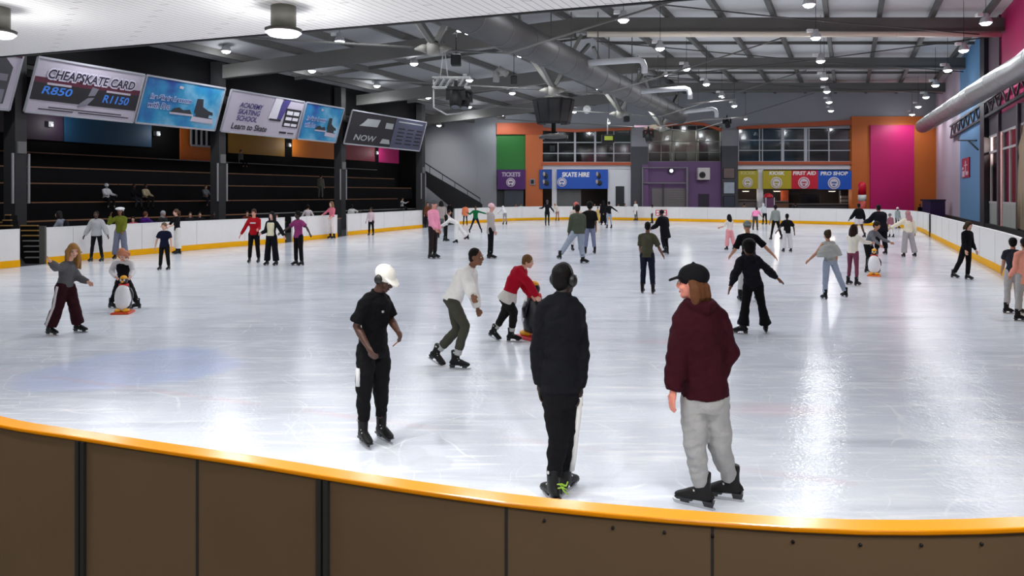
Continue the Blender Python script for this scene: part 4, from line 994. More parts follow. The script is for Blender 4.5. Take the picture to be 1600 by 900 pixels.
MB().tube([q + Vector((0, 0, -1.3)), q + Vector((0, 0, 1.15))], .13, 10).build('hanger_mast', BOXK, t)
mb = MB(); mb.lathe(q + Vector((0, 0, -1.55)), [(.3, -.1), (.85, 0), (.85, .18), (.3, .28)], 10); mb.build('lower_ring', M('ring_grey', (66, 66, 66), .5), t)
mb = MB(); mb.box(q.x - .55, q.y - .4, q.z - 1.75, q.x + .75, q.y + .4, q.z - 1.35); mb.build('control_box', BOXK, t, bevel=.04)
def rig(label, q, w):
    t = thing('lighting_truss', label, 'truss', q); mb = MB()
    for dz in (0, .5):
        for dy in (-.2, .2): mb.tube([q + Vector((0, dy, dz)), q + Vector((w, dy, dz))], .045, 6)
    mb.build('chord', TRUSSW, t); mb = MB(); n = 6
    for k in range(n):
        x0, x1 = w * k / n, w * (k + 1) / n
        for dy in (-.2, .2): mb.tube([q + Vector((x0, dy, 0)), q + Vector((x1, dy, .5))], .025, 5)
        mb.tube([q + Vector((x0, -.2, 0)), q + Vector((x1, .2, 0))], .025, 5); mb.tube([q + Vector((x0, -.2, .5)), q + Vector((x1, .2, .5))], .025, 5)
    mb.build('lattice', TRUSSW, t)
    MB().tube([q + Vector((w * .2, 0, .5)), q + Vector((w * .3, 0, 2.2))], .03, 5).build('hanger', TRUSSW, t); MB().tube([q + Vector((w * .4, 0, .5)), q + Vector((w * .3, 0, 2.2))], .03, 5).build('hanger', TRUSSW, t)
    MB().tube([q + Vector((w * .3, 0, 2.2)), Vector((q.x + w * .3, q.y, 12.0))], .015, 5).build('hanger', BLACK, t)
    mb = MB(); mb.tube([q + Vector((.05, 0, .5)), q + Vector((.05, 0, -1.0)), q + Vector((.7, 0, -1.35)), q + Vector((1.5, 0, -1.25))], .04, 6); mb.build('drop_frame', TRUSSW, t)
    return t
rig('white lattice lighting truss hanging above the stand-side ice', P(676, 137, 37), 1.9)
def moving_head(label, q, r):
    t = thing('stage_light', label, 'stage light', q, 'stage lights under the roof')
    mb = MB()
    for sg in (-1, 1): mb.bar(q + Vector((sg * r * .9, 0, r)), q + Vector((sg * r * .9, 0, -r * .4)), r * .22, r * .5)
    mb.bar(q + Vector((-r, 0, r)), q + Vector((r, 0, r)), r * .5, r * .4); mb.build('yoke', BOXK, t)
    h = MB().tube([q + Vector((0, .3 * r, r * .5)), q + Vector((0, -.3 * r, -r * .3)), q + Vector((0, -.8 * r, -r * 1.3))], [r * .55, r * .75, r * .62], 14).build('head', BOXK, t)
    MB().tube([q + Vector((0, -.8 * r, -r * 1.29)), q + Vector((0, -.82 * r, -r * 1.34))], r * .5, 14).build('lens', M('lens_dark', (60, 62, 70), .1), h)
    MB().tube([q + Vector((0, 0, r)), q + Vector((0, 0, r * 1.9))], r * .2, 8).build('mount_clamp', BOXK, t)
    return t
moving_head('large black stage light hung from the lattice truss', P(712, 151, 36.6), .42)
moving_head('smaller black stage light on the truss beside the larger one', P(726, 155, 37.3), .36)
moving_head('black stage light on the curved pole over the far window', P(1136, 191, 62), .32)
moving_head('black stage light below the coloured bracket by the arched window', P(1013, 212, 60), .4)
for x0, x1, y0, y1, d, lab in ((704, 720, 84, 101, 33, 'black square loudspeaker below the first strut node'), (975, 984, 181, 190, 55, 'small black loudspeaker on the far gable'), (798, 808, 118, 130, 44, 'small round-backed black loudspeaker over the ice')):
    t = thing('loudspeaker', lab, 'loudspeaker', P((x0 + x1) / 2, y1, d)); a = P((x0 + x1) / 2, y0, d)
    MB().face(x0, y0, x1, y1, d, .5).build('cabinet_body', BOXK, t, bevel=.05); MB().face(x0 + (x1 - x0) * .1, y0 + (y1 - y0) * .1, x1 - (x1 - x0) * .1, y1 - (y1 - y0) * .1, d - .02, .04).build('grille', M('grille_black', (24, 24, 26)), t)
    MB().tube([a + Vector((0, .25, 0)), Vector((a.x, a.y + .25, 12.4))], .02, 5).build('cord', BLACK, t)
q = P(950, 216, 58); t = thing('projector_box', 'black box with a lime green front hanging at the far windows', 'box', q)
MB().face(941, 210, 960, 223, 58, .7).build('casing', BOXK, t, bevel=.05); MB().face(944.5, 212.5, 957.5, 219, 57.96, .06).build('front', M('front_lime', (176, 190, 60), .5), t)
MB().tube([q + Vector((0, .35, .2)), Vector((q.x, q.y + .35, 8.4))], .05, 6).build('hanger_pole', TRUSSW, t)
q = P(1018, 196, 60.6); t = thing('coloured_bracket', 'pink and white lamp bracket above the far stage light', 'bracket', q)
MB().bar(P(991, 197.5, 60.6), P(1012, 197.5, 60.6), .16).build('arm', M('arm_pink', (206, 170, 184), .5), t); MB().poly([P(1008, 200, 60.4), P(1032, 200, 60.4), P(1024, 194, 60.4), P(1014, 196, 60.4)], (0, .4, 0)).build('mount_plate', M('plate_cream', (200, 184, 160), .5), t)
for x in (1008.5, 1017.5): MB().face(x - .8, 200, x + .8, 210, 60.5, .12).build('leg', M('leg_coral', (206, 104, 84), .5), t)
t = thing('lighting_pole', 'long thin white pole arching towards the far window lamp', 'pole', P(1100, 187, 63))
MB().tube([P(1014, 201, 60.8), P(1060, 193, 61.2), P(1100, 187, 61.6), P(1150, 184.5, 62), P(1166, 185, 62)], .06, 6).build('rail', M('rod_pale', (150, 146, 142), .5), t)
MB().tube([P(1060, 193, 61.2), Vector((P(1060, 193, 61.2).x, 61.2, 12.4))], .02, 4).build('hanger', ROOFSTEEL, t)
t = thing('lighting_pole', 'upper thin pale pole over the branch ducts', 'pole', P(1090, 161, 57))
MB().tube([P(1070, 163, 57), P(1092, 160.5, 57), P(1150, 155, 57.5)], .05, 6).build('rail', M('rod_pale', (150, 146, 142)), t); MB().tube([P(1092, 160.5, 57), Vector((P(1092, 160, 57).x, 57, 12.4))], .02, 4).build('hanger', ROOFSTEEL, t)
q = P(917, 171, 56); t = thing('round_target', 'small white round dish hanging near the roof beams', 'dish', q)
MB().lathe(q, [(.02, .12), (.3, .04), (.32, 0), (.26, 0), (.02, .07)], 18, axis=(.3, -1, -.2)).build('dish', WHITEP, t); MB().tube([q + Vector((0, .05, .2)), Vector((q.x, q.y + .05, 12.4))], .02, 4).build('hanger', ROOFSTEEL, t)

# ================================================================== camera, world, view
cam = bpy.data.cameras.new('camera'); co = bpy.data.objects.new('camera', cam); COL.objects.link(co)
co.location = (0, 0, EYE); co.rotation_euler = (R(90), 0, 0)
cam.sensor_fit = 'HORIZONTAL'; cam.sensor_width = 36; cam.lens = F / 1600 * 36; cam.shift_y = -(450 - HY) / 1600; cam.clip_end = 300
SC.camera = co
w = bpy.data.worlds.new('world'); SC.world = w; w.use_nodes = True
w.node_tree.nodes['Background'].inputs[0].default_value = (.5, .53, .6, 1); w.node_tree.nodes['Background'].inputs[1].default_value = .05
SC.view_settings.view_transform = 'Standard'; SC.view_settings.look = 'None'; SC.view_settings.gamma = 1; SC.view_settings.use_curve_mapping = False
SC.view_settings.exposure = 0.0
# ================================================================== people
UP = Vector((0, 0, 1))
def yawv(deg): a = R(deg); return Vector((math.sin(a), -math.cos(a), 0))      # 0 faces the camera, 90 the picture's right side
BOOTK = M('boot_black', (13, 13, 15), .5, 0, .2, 6, spec=.25); BOOTG = M('boot_grey', (186, 188, 188), .5); BLADE = M('blade_steel', (190, 192, 196), .25, .9); HOLDER = M('blade_holder', (38, 38, 41), .4)
def skate_meshes():
    mb = MB(); mb.sm = True
    mb.tube([(0, -.088, -.03), (0, -.06, -.045), (0, .0, -.035), (0, .07, -.045), (0, .13, -.06), (0, .175, -.068), (0, .198, -.072)], [(.02, .02), (.036, .042), (.04, .052), (.044, .045), (.046, .03), (.038, .02), (.012, .008)], 12, side=(1, 0, 0))
    mb.tube([(0, -.02, -.05), (0, -.008, 0), (0, -.006, .06), (0, -.008, .10), (0, -.01, .13)], [(.043, .062), (.044, .06), (.048, .06), (.051, .062), (.05, .06)], 12, side=(1, 0, 0))
    me = mb.mesh('boot', [BOOTK]); o = link_mesh('t', me)
    m = o.modifiers.new('r', 'REMESH'); m.mode = 'VOXEL'; m.voxel_size = .012; s = o.modifiers.new('s', 'SMOOTH'); s.iterations = 2
    bm2 = bpy.data.meshes.new_from_object(o.evaluated_get(bpy.context.evaluated_depsgraph_get())); bpy.data.objects.remove(o)
    bm2.polygons.foreach_set('use_smooth', [True] * len(bm2.polygons)); bm2.name = 'boot'
    bm2.materials.clear(); bm2.materials.append(BOOTK)
    mb = MB()
    mb.poly([(-.003, -.09, -.116), (-.003, .185, -.116), (-.003, .212, -.108), (-.003, .2, -.132), (-.003, .17, -.14), (-.003, -.075, -.14), (-.003, -.1, -.128)], (.006, 0, 0))
    blade = mb.mesh('blade', [BLADE])
    mb = MB(); mb.hexa([(-.028, -.085, -.088), (.028, -.085, -.088), (.028, -.02, -.088), (-.028, -.02, -.088), (-.03, -.09, -.072), (.03, -.09, -.072), (.03, -.01, -.072), (-.03, -.01, -.072)])
    mb.hexa([(-.032, .06, -.092), (.032, .06, -.092), (.03, .17, -.096), (-.03, .17, -.096), (-.036, .05, -.076), (.036, .05, -.076), (.032, .19, -.08), (-.032, .19, -.08)])
    for y in (-.05, .12): mb.hexa([(-.008, y - .03, -.118), (.008, y - .03, -.118), (.008, y + .03, -.118), (-.008, y + .03, -.118), (-.014, y - .04, -.086), (.014, y - .04, -.086), (.014, y + .04, -.086), (-.014, y + .04, -.086)])
    sole = mb.mesh('blade_holder', [HOLDER])
    mb = MB()
    for k in range(6): z = -.015 + k * .027; y = .055 - k * .017 if k < 3 else .028; mb.tube([(-.036, y - .012, z + .004), (0, y + .006, z + .008), (.036, y - .012, z + .004)], .006, 5)
    mb.tube([(-.05, -.03, .1), (-.02, .034, .1), (.02, .034, .1), (.05, -.03, .1)], .012, 6)
    lace = mb.mesh('laces', [BOOTG])
    return bm2, blade, sole, lace
BOOT, BLADE_M, SOLE_M, LACE_M = skate_meshes()

def finish(mb, name, mats, parent, vox, smooth=2, wrinkle=0.0, extra=None):
    """union of everything collected, as one smooth skin under parent; extra = MB of small pieces kept as they are"""
    me = mb.mesh(name, mats, root_loc(parent))
    o = link_mesh('tmp', me)
    m = o.modifiers.new('r', 'REMESH'); m.mode = 'VOXEL'; m.voxel_size = vox
    if smooth: s = o.modifiers.new('s', 'SMOOTH'); s.iterations = smooth; s.factor = .5
    dg = bpy.context.evaluated_depsgraph_get()
    out = bpy.data.meshes.new_from_object(o.evaluated_get(dg)); bpy.data.objects.remove(o); bpy.data.meshes.remove(me)
    out.name = name
    if wrinkle:
        n = len(out.vertices); co = np.empty(n * 3); no = np.empty(n * 3)
        out.vertices.foreach_get('co', co); out.vertices.foreach_get('normal', no); co = co.reshape(-1, 3); no = no.reshape(-1, 3)
        w = np.array([noise.noise(Vector((c[0] * 9 + c[2] * 5, c[1] * 9 - c[2] * 3, c[2] * 6))) + .5 * noise.noise(Vector((c[0] * 15 - c[2] * 13, c[1] * 15, c[2] * 19 + 7))) for c in co])
        co += no * (w * wrinkle)[:, None]; out.vertices.foreach_set('co', co.ravel()); out.update()
    mats = mats if isinstance(mats, (list, tuple)) else [mats]
    out.materials.clear()
    for x in mats: out.materials.append(x)
    if extra is not None:
        em = extra.mesh('x', mats, root_loc(parent)); bm = bmesh.new(); bm.from_mesh(out); bm.from_mesh(em); bm.to_mesh(out); bm.free(); bpy.data.meshes.remove(em)
    out.polygons.foreach_set('use_smooth', [True] * len(out.polygons)); out.update()
    return link_mesh(name, out, parent)

def fk(sp):
    """joints of a unit person (1.75 m) from angles, pelvis at the origin"""
    f = yawv(sp['yaw']); r = f.cross(UP); J = {}
    J['pel'] = Vector((0, 0, 0)); kid = sp.get('kid', 0)
    ll = 1 - .10 * kid
    ln, sl = sp.get('lean', .03), sp.get('slean', 0)
    fc = yawv(sp['yaw'] + sp.get('twist', 0)); rc = fc.cross(UP)
    td = (UP * math.cos(ln) * math.cos(sl) + f * math.sin(ln) + r * math.sin(sl)).normalized()
    T = .50
    J['neck'] = td * T; ch = td * (T * .87) - fc * .01
    hd = (td + UP * .6 + fc * .15 * (1 + ln)).normalized()
    J['head'] = J['neck'] + hd * (.185 * (1 + .12 * kid))
    for n, sg in (('L', -1), ('R', 1)):
        side = r * sg; sidec = rc * sg
        J['hip' + n] = side * .09 - UP * .02
        a, o, k = sp['leg' + n]
        dv = lambda a, o, s_, ff: (ff * math.sin(a) * math.cos(o) + s_ * math.sin(o) - UP * math.cos(a) * math.cos(o))
        J['kn' + n] = J['hip' + n] + dv(a, o, side, f) * (.43 * ll); J['an' + n] = J['kn' + n] + dv(a - k, o, side, f) * (.42 * ll)
        J['sh' + n] = ch + sidec * (.172 if not sp.get('fem') else .158)
        q = sp['arm' + n]; a, o, e = q[:3]; o2 = q[3] if len(q) > 3 else o
        J['el' + n] = J['sh' + n] + dv(a, o, sidec, fc) * .285; J['wr' + n] = J['el' + n] + dv(a + e, o2, sidec, fc) * .25
    return J, f, fc

def person(label, cat='person', d=None, px=None, fy=None, hpx=None, h=None, gz=0.0, joints=None, yaw=0, hyaw=0, hpitch=.1, S=1.0, skin_=(96, 62, 46), top=None, pants=None, hair=None, hat=None,
           legL=(.02, .07, .05), legR=(-.02, .07, .05), armL=(0, .14, .2), armR=(0, .14, .2), lod=None, girth=1.0, kid=0, fem=False, skates=True, footyaw=None, extras=(), curl=.35, group=None, lift=None, footpitch=None, **kw):
    if d is None: d = F * (EYE - gz) / (fy - HY)
    base = Vector(((px - CX) / F * d, d, gz))
    t = thing('person', label, cat, base, group)
    f = yawv(yaw); r = f.cross(UP)
    if joints:
        J = {k: P(v[0], v[1], d + (v[2] if len(v) > 2 else 0)) for k, v in joints.items()}
        lift = lift or {}
        for n in 'LR': J['an' + n].z = gz + .14 * S + lift.get(n, 0)
        J['pel'] = (J['hipL'] + J['hipR']) / 2 + Vector((0, 0, .02)); fc = yawv(yaw + kw.get('twist', 0))
    else:
        sp = dict(yaw=yaw, legL=legL, legR=legR, armL=armL, armR=armR, kid=kid, fem=fem, **kw)
        J, f, fc = fk(sp)
        top_z = J['head'].z + .125 * (1 + .12 * kid); low = min(J['anL'].z, J['anR'].z) - .14
        if h is None: h = hpx * d / F
        S = h / (top_z - low)
        mid = (J['anL'] + J['anR']) / 2 if not kw.get('onfoot') else J['an' + kw['onfoot']]
        if kw.get('onpelvis'): mid = J['pel']
        J = {k: Vector((v.x - mid.x, v.y - mid.y, v.z - low)) * S + base for k, v in J.items()}
    if lod is None: lod = 0 if d < 9 else 1 if d < 19 else 2 if d < 45 else 3
    vb = (.0075, .011, .02, .028)[lod] * (S if S < 1 else 1); vc = (.010, .013, .02, .028)[lod]
    rc = fc.cross(UP); B = S * girth
    hsc = S * (1 + .14 * kid)
    fh = yawv(yaw + kw.get('twist', 0) + hyaw); rh = fh.cross(UP).normalized()
    fd = (fh * math.cos(hpitch) - UP * math.sin(hpitch)).normalized(); uh = rh.cross(fd).normalized()
    HR = Matrix((rh, fd, uh)).transposed(); hc = J['head']
    def hp(x, y, z): return hc + (rh * x + fd * y + uh * z) * hsc
    # --- spine
    p0, p1 = J['pel'], J['neck']; ax = p1 - p0; L = ax.length
    back = -(fc - ax.normalized() * fc.dot(ax.normalized()))
    bendy = max(0, ax.normalized().dot(fc)) * .22
    def spine(u): return p0 + ax * u + back * (4 * u * (1 - u) * bendy * L * .5 if 0 < u < 1 else 0)
    rp = (J['hipR'] - J['hipL']).normalized(); rs = (J['shR'] - J['shL']).normalized()
    SEC = [(-.17, .095, .085), (-.05, .148, .106), (.10, .142, .098), (.32, .116 if fem else .126, .088), (.55, .134, .104), (.74, .146, .108), (.87, .135, .092), (.95, .088, .07), (1.0, .057, .06)]
    def torso(mb, add, u0, u1, wadd=0.0):
        us = [u0] + [q[0] for q in SEC if u0 < q[0] < u1] + [u1]; pts, rad, sd = [], [], []
        for u in us:
            a = np.interp(u, [q[0] for q in SEC], [q[1] for q in SEC]); b = np.interp(u, [q[0] for q in SEC], [q[2] for q in SEC])
            if u < -.05: a, b = max(a, .15), max(b, .105)
            k = 1.0 if u < .9 else .45
            pts.append(spine(u)); rad.append(((a * B + (add + wadd * max(0, .35 - u)) * S * k), (b * B + (add + wadd * max(0, .35 - u)) * S * k))); sd.append(rp.lerp(rs, min(1, max(0, u))))
        mb.tube(pts, rad, 16, side=sd)
    def limb(mb, pts, rad, add=0.0, n=10):
        mb.tube(pts, [q * B + add * S for q in rad], n)
        for p, q in ((pts[0], rad[0]), (pts[-1], rad[-1])): mb.ell(p, q * B * .97 + add * S, u=10, v=6)
    # --- body
    mb = MB(); torso(mb, -.012, -.14, 1.0)
    mb.tube([spine(.93), J['neck'], J['neck'].lerp(hc, .55), hp(0, -.015, 0)], [.066 * B, .056 * B, .052 * hsc, .05 * hsc], 12)
    tp = top or {}; pt = pants or {}
    for n in 'LR':
        sd = (J['sh' + n] - (J['shL'] + J['shR']) / 2).normalized()
        mb.tube([spine(.94), J['sh' + n].lerp(spine(.94), .35) + Vector((0, 0, .012 * S)), J['sh' + n]], [.05 * B, .058 * B, .052 * B], 10)
        limb(mb, [J['sh' + n], J['sh' + n].lerp(J['el' + n], .45), J['el' + n], J['el' + n].lerp(J['wr' + n], .35), J['wr' + n]], [.052, .048, .038, .040, .025])
        limb(mb, [J['hip' + n], J['hip' + n].lerp(J['kn' + n], .5), J['kn' + n], J['kn' + n].lerp(J['an' + n], .35), J['an' + n]], [.082, .07, .05, .050, .027])
    ext = MB()
    # head
    ec = lambda mbx, x, y, z, a, b, c, u=14, v=10: mbx.ell(hp(x, y, z), (a * hsc, b * hsc, c * hsc), HR, u, v)
    ec(mb, 0, -.012, .03, .074, .094, .092, 18, 12); ec(mb, 0, .022, -.035, .06, .07, .078); ec(mb, 0, .062, -.088, .03, .028, .026); ec(mb, 0, .035, -.075, .05, .05, .035)
    mb.tube([hp(0, .085, .022), hp(0, .102, -.012), hp(0, .106, -.03)], [.010 * hsc, .014 * hsc, .016 * hsc], 8); ec(mb, 0, .098, -.03, .019, .015, .012, 8, 6)
    ec(mb, -.03, .078, .032, .024, .014, .010, 8, 6); ec(mb, .03, .078, .032, .024, .014, .010, 8, 6)
    for sg in (-1, 1): ec(mb, sg * .073, -.012, -.008, .012, .024, .034, 8, 6); ec(mb, sg * .042, .058, -.032, .024, .026, .024, 8, 6)
    # face details
    if lod < 3:
        for sg in (-1, 1):
            ext.mi = 1; ec(ext, sg * .031, .083, .008, .0125, .009, .008, 8, 6); ext.mi = 2; ec(ext, sg * .031, .0905, .008, .006, .004, .007, 8, 6)
            ec(ext, sg * .033, .0905, .033, .02, .006, .005, 8, 4)
        ext.mi = 3; ec(ext, 0, .088, -.062, .024, .010, .009, 10, 5)
    ext.mi = 0
    # hands: palm, four fingers of different length and a thumb from the palm's side
    vis = [n for n in 'LR' if not kw.get('hide' + n)]
    for n in vis:
        W_ = J['wr' + n]; dv = (W_ - J['el' + n]).normalized(); sg = 1 if n == 'R' else -1
        inn = -rc * sg; inn = (inn - dv * inn.dot(dv)); inn = inn.normalized() if inn.length > .2 else (fc - dv * fc.dot(dv)).normalized()
        th = dv.cross(inn) * (1 if n == 'L' else -1)
        if th.dot(fc) < -.2 and abs(dv.dot(fc)) < .7: th = -th
        th.normalize(); s_ = S * .98
        tgt = mb if lod < 2 else ext
        rot = Matrix((th, inn, dv)).transposed()
        mb.ell(W_ + dv * .048 * s_, (.040 * s_, .018 * s_, .052 * s_), rot, 12, 8); mb.tube([W_ - dv * .02 * s_, W_ + dv * .04 * s_], [.025 * B, .028 * B], 8)
        for off, ln_ in ((-.031, .058), (-.0105, .074), (.0105, .08), (.031, .07)):
            p = W_ + dv * .088 * s_ + th * off * s_; a = curl * .6; pts = [p - dv * .02 * s_, p]
            for k in range(3):
                p = p + (dv * math.cos(a) + inn * math.sin(a)) * (ln_ * (.45, .32, .23)[k] * s_); pts.append(p); a += curl
            tgt.tube(pts, [.0095 * s_, .0092 * s_, .0085 * s_, .008 * s_, .006 * s_], 6)
        p = W_ + dv * .03 * s_ + th * .03 * s_
        tgt.tube([p - th * .015 * s_, p + (dv * .6 + th * .7) * .028 * s_, p + (dv * .85 + th * .45 + inn * .2) * .055 * s_, p + (dv * .95 + th * .3 + inn * .3) * .075 * s_], [.012 * s_, .0115 * s_, .010 * s_, .007 * s_], 6)
    sk_ = skin(skin_); lips = skin(tuple(min(255, v * .8 + 14 * (i == 0)) for i, v in enumerate(skin_)))
    finish(mb, 'body', [sk_, M('eye_white', (214, 208, 200), .3), M('eye_dark', (22, 16, 14), .3), lips], t, vb, 2 if lod < 2 else 1, 0, ext)
    wr = (.016, .011, .005, 0)[lod]
    # --- top
    if tp:
        ad = tp.get('fit', .018) * .72; mb = MB(); hem = tp.get('hem', .10); hem = -(hem * .55 if not joints and hem < .19 else hem) / .5
        torso(mb, ad, hem, .985, tp.get('flare', 0))
        sl_ = tp.get('sleeve', 2.0)
        for n in 'LR':
            mb.tube([spine(.93), J['sh' + n].lerp(spine(.95), .4) + Vector((0, 0, .012 * S)), J['sh' + n]], [.055 * B + ad * S * .6, .062 * B + ad * S * .6, .056 * B + ad * S * .7], 12)
            if sl_ <= 0: continue
            a, e, w_ = J['sh' + n], J['el' + n], J['wr' + n]; loose = tp.get('loose', 0) * .55
            if sl_ >= 1: pts = [a, a.lerp(e, .45), e, e.lerp(w_, .4 * (sl_ - 1)), e.lerp(w_, max(.1, (sl_ - 1)))]; rad = [.056 + ad * .8, .052 + ad * .75 + loose * .5, .044 + ad * .8 + loose, .042 + ad * .8 + loose, .031 + ad * .6 + loose * .4]
            else: pts = [a, a.lerp(e, sl_ * .5), a.lerp(e, sl_)]; rad = [.056 + ad * .8, .055 + ad * .9 + loose * .5, .055 + ad * 1.1 + loose]
            mb.tube(pts, [q * (.5 + .5 * girth) * S for q in rad], 12); mb.ell(pts[0], rad[0] * S * (.5 + .5 * girth) * .98, u=10, v=6)
            if sl_ >= 1: mb.ell(e, rad[2] * S * (.5 + .5 * girth) * .98, u=10, v=6)
        if tp.get('hood'): mb.tube([spine(.98) + rs * .085 * S - fc * .0 * S, spine(.97) + rs * .07 * S - fc * .075 * S, spine(.95) - fc * .12 * S, spine(.97) - rs * .07 * S - fc * .075 * S, spine(.98) - rs * .085 * S], [.03 * S, .042 * S, .05 * S, .042 * S, .03 * S], 10)
        elif tp.get('collar', 1): mb.tube([spine(.96), J['neck'].lerp(hc, .12 + .16 * tp.get('collar', 0.3))], [.075 * B, .064 * B], 12)
        if tp.get('poncho'):
            c = spine(.9); ring = []
            mb.tube([spine(.97), spine(.8), spine(.5), spine(.25)], [(.10 * S, .09 * S), (.25 * S, .14 * S), (.33 * S, .18 * S), (.36 * S, .19 * S)], 18, side=rs)
        nm = tp.get('name', 'jacket'); finish(mb, nm, tp['mat'] if 'mat' in tp else cloth(tp['c']), t, vc, 2, wr * tp.get('wr', 1))
    if kw.get('under'):
        mb = MB(); torso(mb, .006, -kw['under'][1] / .5, .35, .16); finish(mb, 'undershirt', cloth(kw['under'][0]), t, vc, 2, wr)
    if kw.get('over'):
        mb = MB(); torso(mb, .026, -.12, .96); finish(mb, 'vest', cloth(kw['over']), t, vc, 2, wr)
    # --- trousers or skirt
    if pt:
        ft = pt.get('fit', 'reg'); rad = {'slim': (.092, .076, .058, .058, .048), 'reg': (.10, .088, .074, .070, .064), 'wide': (.108, .105, .10, .105, .108), 'flare': (.10, .085, .072, .085, .115), 'jog': (.104, .095, .08, .07, .054)}[ft]
        mb = MB(); torso(mb, .012, -.16, .16); ln_ = pt.get('len', 2.0)
        for n in 'LR':
            h_, k_, a_ = J['hip' + n], J['kn' + n], J['an' + n]; end = a_.lerp(k_, pt.get('up', .22))
            pts = [h_, h_.lerp(k_, .5), k_, k_.lerp(end, .5), end] if ln_ >= 2 else [h_, h_.lerp(k_, .5), h_.lerp(k_, ln_)]
            mb.tube(pts, [q * B for q in rad[:len(pts)]], 14); mb.ell(h_, rad[0] * B * .98, u=12, v=8)
            if ln_ >= 2: mb.ell(k_, rad[2] * B * .97, u=12, v=8)
        if pt.get('skirt'):
            e = spine(0) - UP * pt['skirt'] * S; mb.tube([spine(.18), spine(0), spine(0).lerp(e, .5), e], [(.14 * B, .11 * B), (.19 * B, .15 * B), (.21 * B, .18 * B), (.23 * B, .2 * B)], 18, side=rp)
        finish(mb, pt.get('name', 'trousers'), cloth(pt['c']), t, vc, 2, wr)
        if pt.get('stripe'):
            for n in pt.get('sides', 'LR'):
                sg = 1 if n == 'R' else -1; h_, k_, a_ = J['hip' + n], J['kn' + n], J['an' + n]; end = a_.lerp(k_, pt.get('up', .22)); o_ = (rp * sg - f * pt.get('sback', 0)).normalized(); mb = MB()
                c = [h_ - UP * .01, h_.lerp(k_, .5), k_, k_.lerp(end, .5), end]
                i0, i1 = pt.get('span', (0, 5)); qs = [q + o_ * (w_ * B + .004) for q, w_ in zip(c, rad)][i0:i1]
                mb.tube(qs, [(.024 * S, .018 * S)] * len(qs), 10, side=o_.cross(UP)); mb.build('side_stripe', cloth(pt['stripe']), t)
    # --- skates
    for i, n in enumerate('LR'):
        fy_ = (footyaw[i] if footyaw else yaw); ff = yawv(fy_); pitch = (footpitch or {}).get(n, 0)
        ff = (ff * math.cos(pitch) + UP * math.sin(pitch)).normalized(); rr = ff.cross(UP).normalized(); uu = rr.cross(ff)
        if skates:
            b = link_mesh('ice_skate', BOOT, t); b.matrix_local = Matrix.Translation(J['an' + n] - base) @ Matrix((rr, ff, uu)).transposed().to_4x4() @ Matrix.Scale(S * 1.02, 4)
            for nm, me in (('blade', BLADE_M), ('blade_holder', SOLE_M), ('laces', LACE_M)):
                if lod == 3 and nm == 'laces': continue
                c = link_mesh(nm, me, b)
            if kw.get('cuff'):
                mb = MB(); mb.tube([J['an' + n].lerp(J['kn' + n], .14), J['an' + n].lerp(J['kn' + n], .55)], [.058 * S, .056 * S], 12); finish(mb, 'sock', cloth(kw['cuff']), t, vc, 1, wr * .5)
        else:
            mb = MB(); a = J['an' + n] - UP * .1 * S; mb.tube([a - ff * .06 * S, a, a + ff * .1 * S, a + ff * .19 * S], [(.035 * S, .03 * S), (.042 * S, .045 * S), (.044 * S, .035 * S), (.03 * S, .02 * S)], 10, side=rr); mb.build('shoe', BOOTK, t)
    # --- hair
    if hair:
        st, hcn = hair; hm = cloth(hcn, .6); mb = MB()
        if st != 'none':
            q = .006 if st == 'buzz' else .016
            if hat: ec(mb, 0, -.03, .02, .078, .085, .06, 18, 12)
            else: ec(mb, 0, -.024, .040, .074 + q, .088 + q, .088 + q, 18, 12); ec(mb, 0, -.045, -.01, .066 + q, .06 + q, .07 + q)
        if st == 'bun': ec(mb, 0, -.10, .10, .045, .045, .045)
        if st == 'afro': ec(mb, 0, -.04, .07, .125, .125, .115); ec(mb, 0, -.06, .0, .11, .09, .1)
        if st == 'pony': mb.tube([hp(0, -.1, .05), hp(0, -.16, .02), hp(0, -.15, -.12), hp(0, -.13, -.26)], [.03 * hsc, .038 * hsc, .035 * hsc, .012 * hsc], 10)
        if st in ('long', 'mid'):
            l_ = .30 if st == 'long' else .13
            for x in (-.072, -.04, 0, .04, .072):
                y = -.075 + abs(x) * .55; mb.tube([hp(x * .8, y * .7, .07 if not hat else .02), hp(x * 1.15, y - .015, -.03), hp(x * 1.2, y - .02, -.03 - l_ * .5), hp(x * 1.15, y - .01, -.03 - l_)], [.035 * hsc, .042 * hsc, .042 * hsc, .022 * hsc], 10)
            if not hat:
              for sg in (-1, 1): mb.tube([hp(sg * .06, .03, .075), hp(sg * .082, .02, 0), hp(sg * .088, .02, -.07), hp(sg * .09, .03, -.06 - l_ * .75)], [.024 * hsc, .03 * hsc, .032 * hsc, .016 * hsc], 8)
        if st == 'blown':
            for k in range(9):
                a = -1.1 + k * .27; x = math.sin(a) * .08; y = -math.cos(a) * .07
                mb.tube([hp(x * .7, y * .6, .08), hp(x * 1.2, y * 1.2, -.02), hp(x * 1.4 - .03, y * 1.5 - .03, -.2), hp(x * 1.5 - .07, y * 1.7 - .06, -.42)], [.03 * hsc, .045 * hsc, .042 * hsc, .014 * hsc], 8)
            for sg in (-1, 1): mb.tube([hp(sg * .06, .03, .075), hp(sg * .085, .025, 0), hp(sg * .09, .03, -.1), hp(sg * .085, .05, -.34)], [.024 * hsc, .032 * hsc, .034 * hsc, .014 * hsc], 8)
            mb.tube([hp(-.05, -.08, 0), hp(-.12, -.16, -.10), hp(-.2, -.24, -.13)], [.05 * hsc, .05 * hsc, .015 * hsc], 8)
        if st != 'none': finish(mb, 'hair', hm, t, max(.008, vb), 1, .004 if lod < 2 else 0)
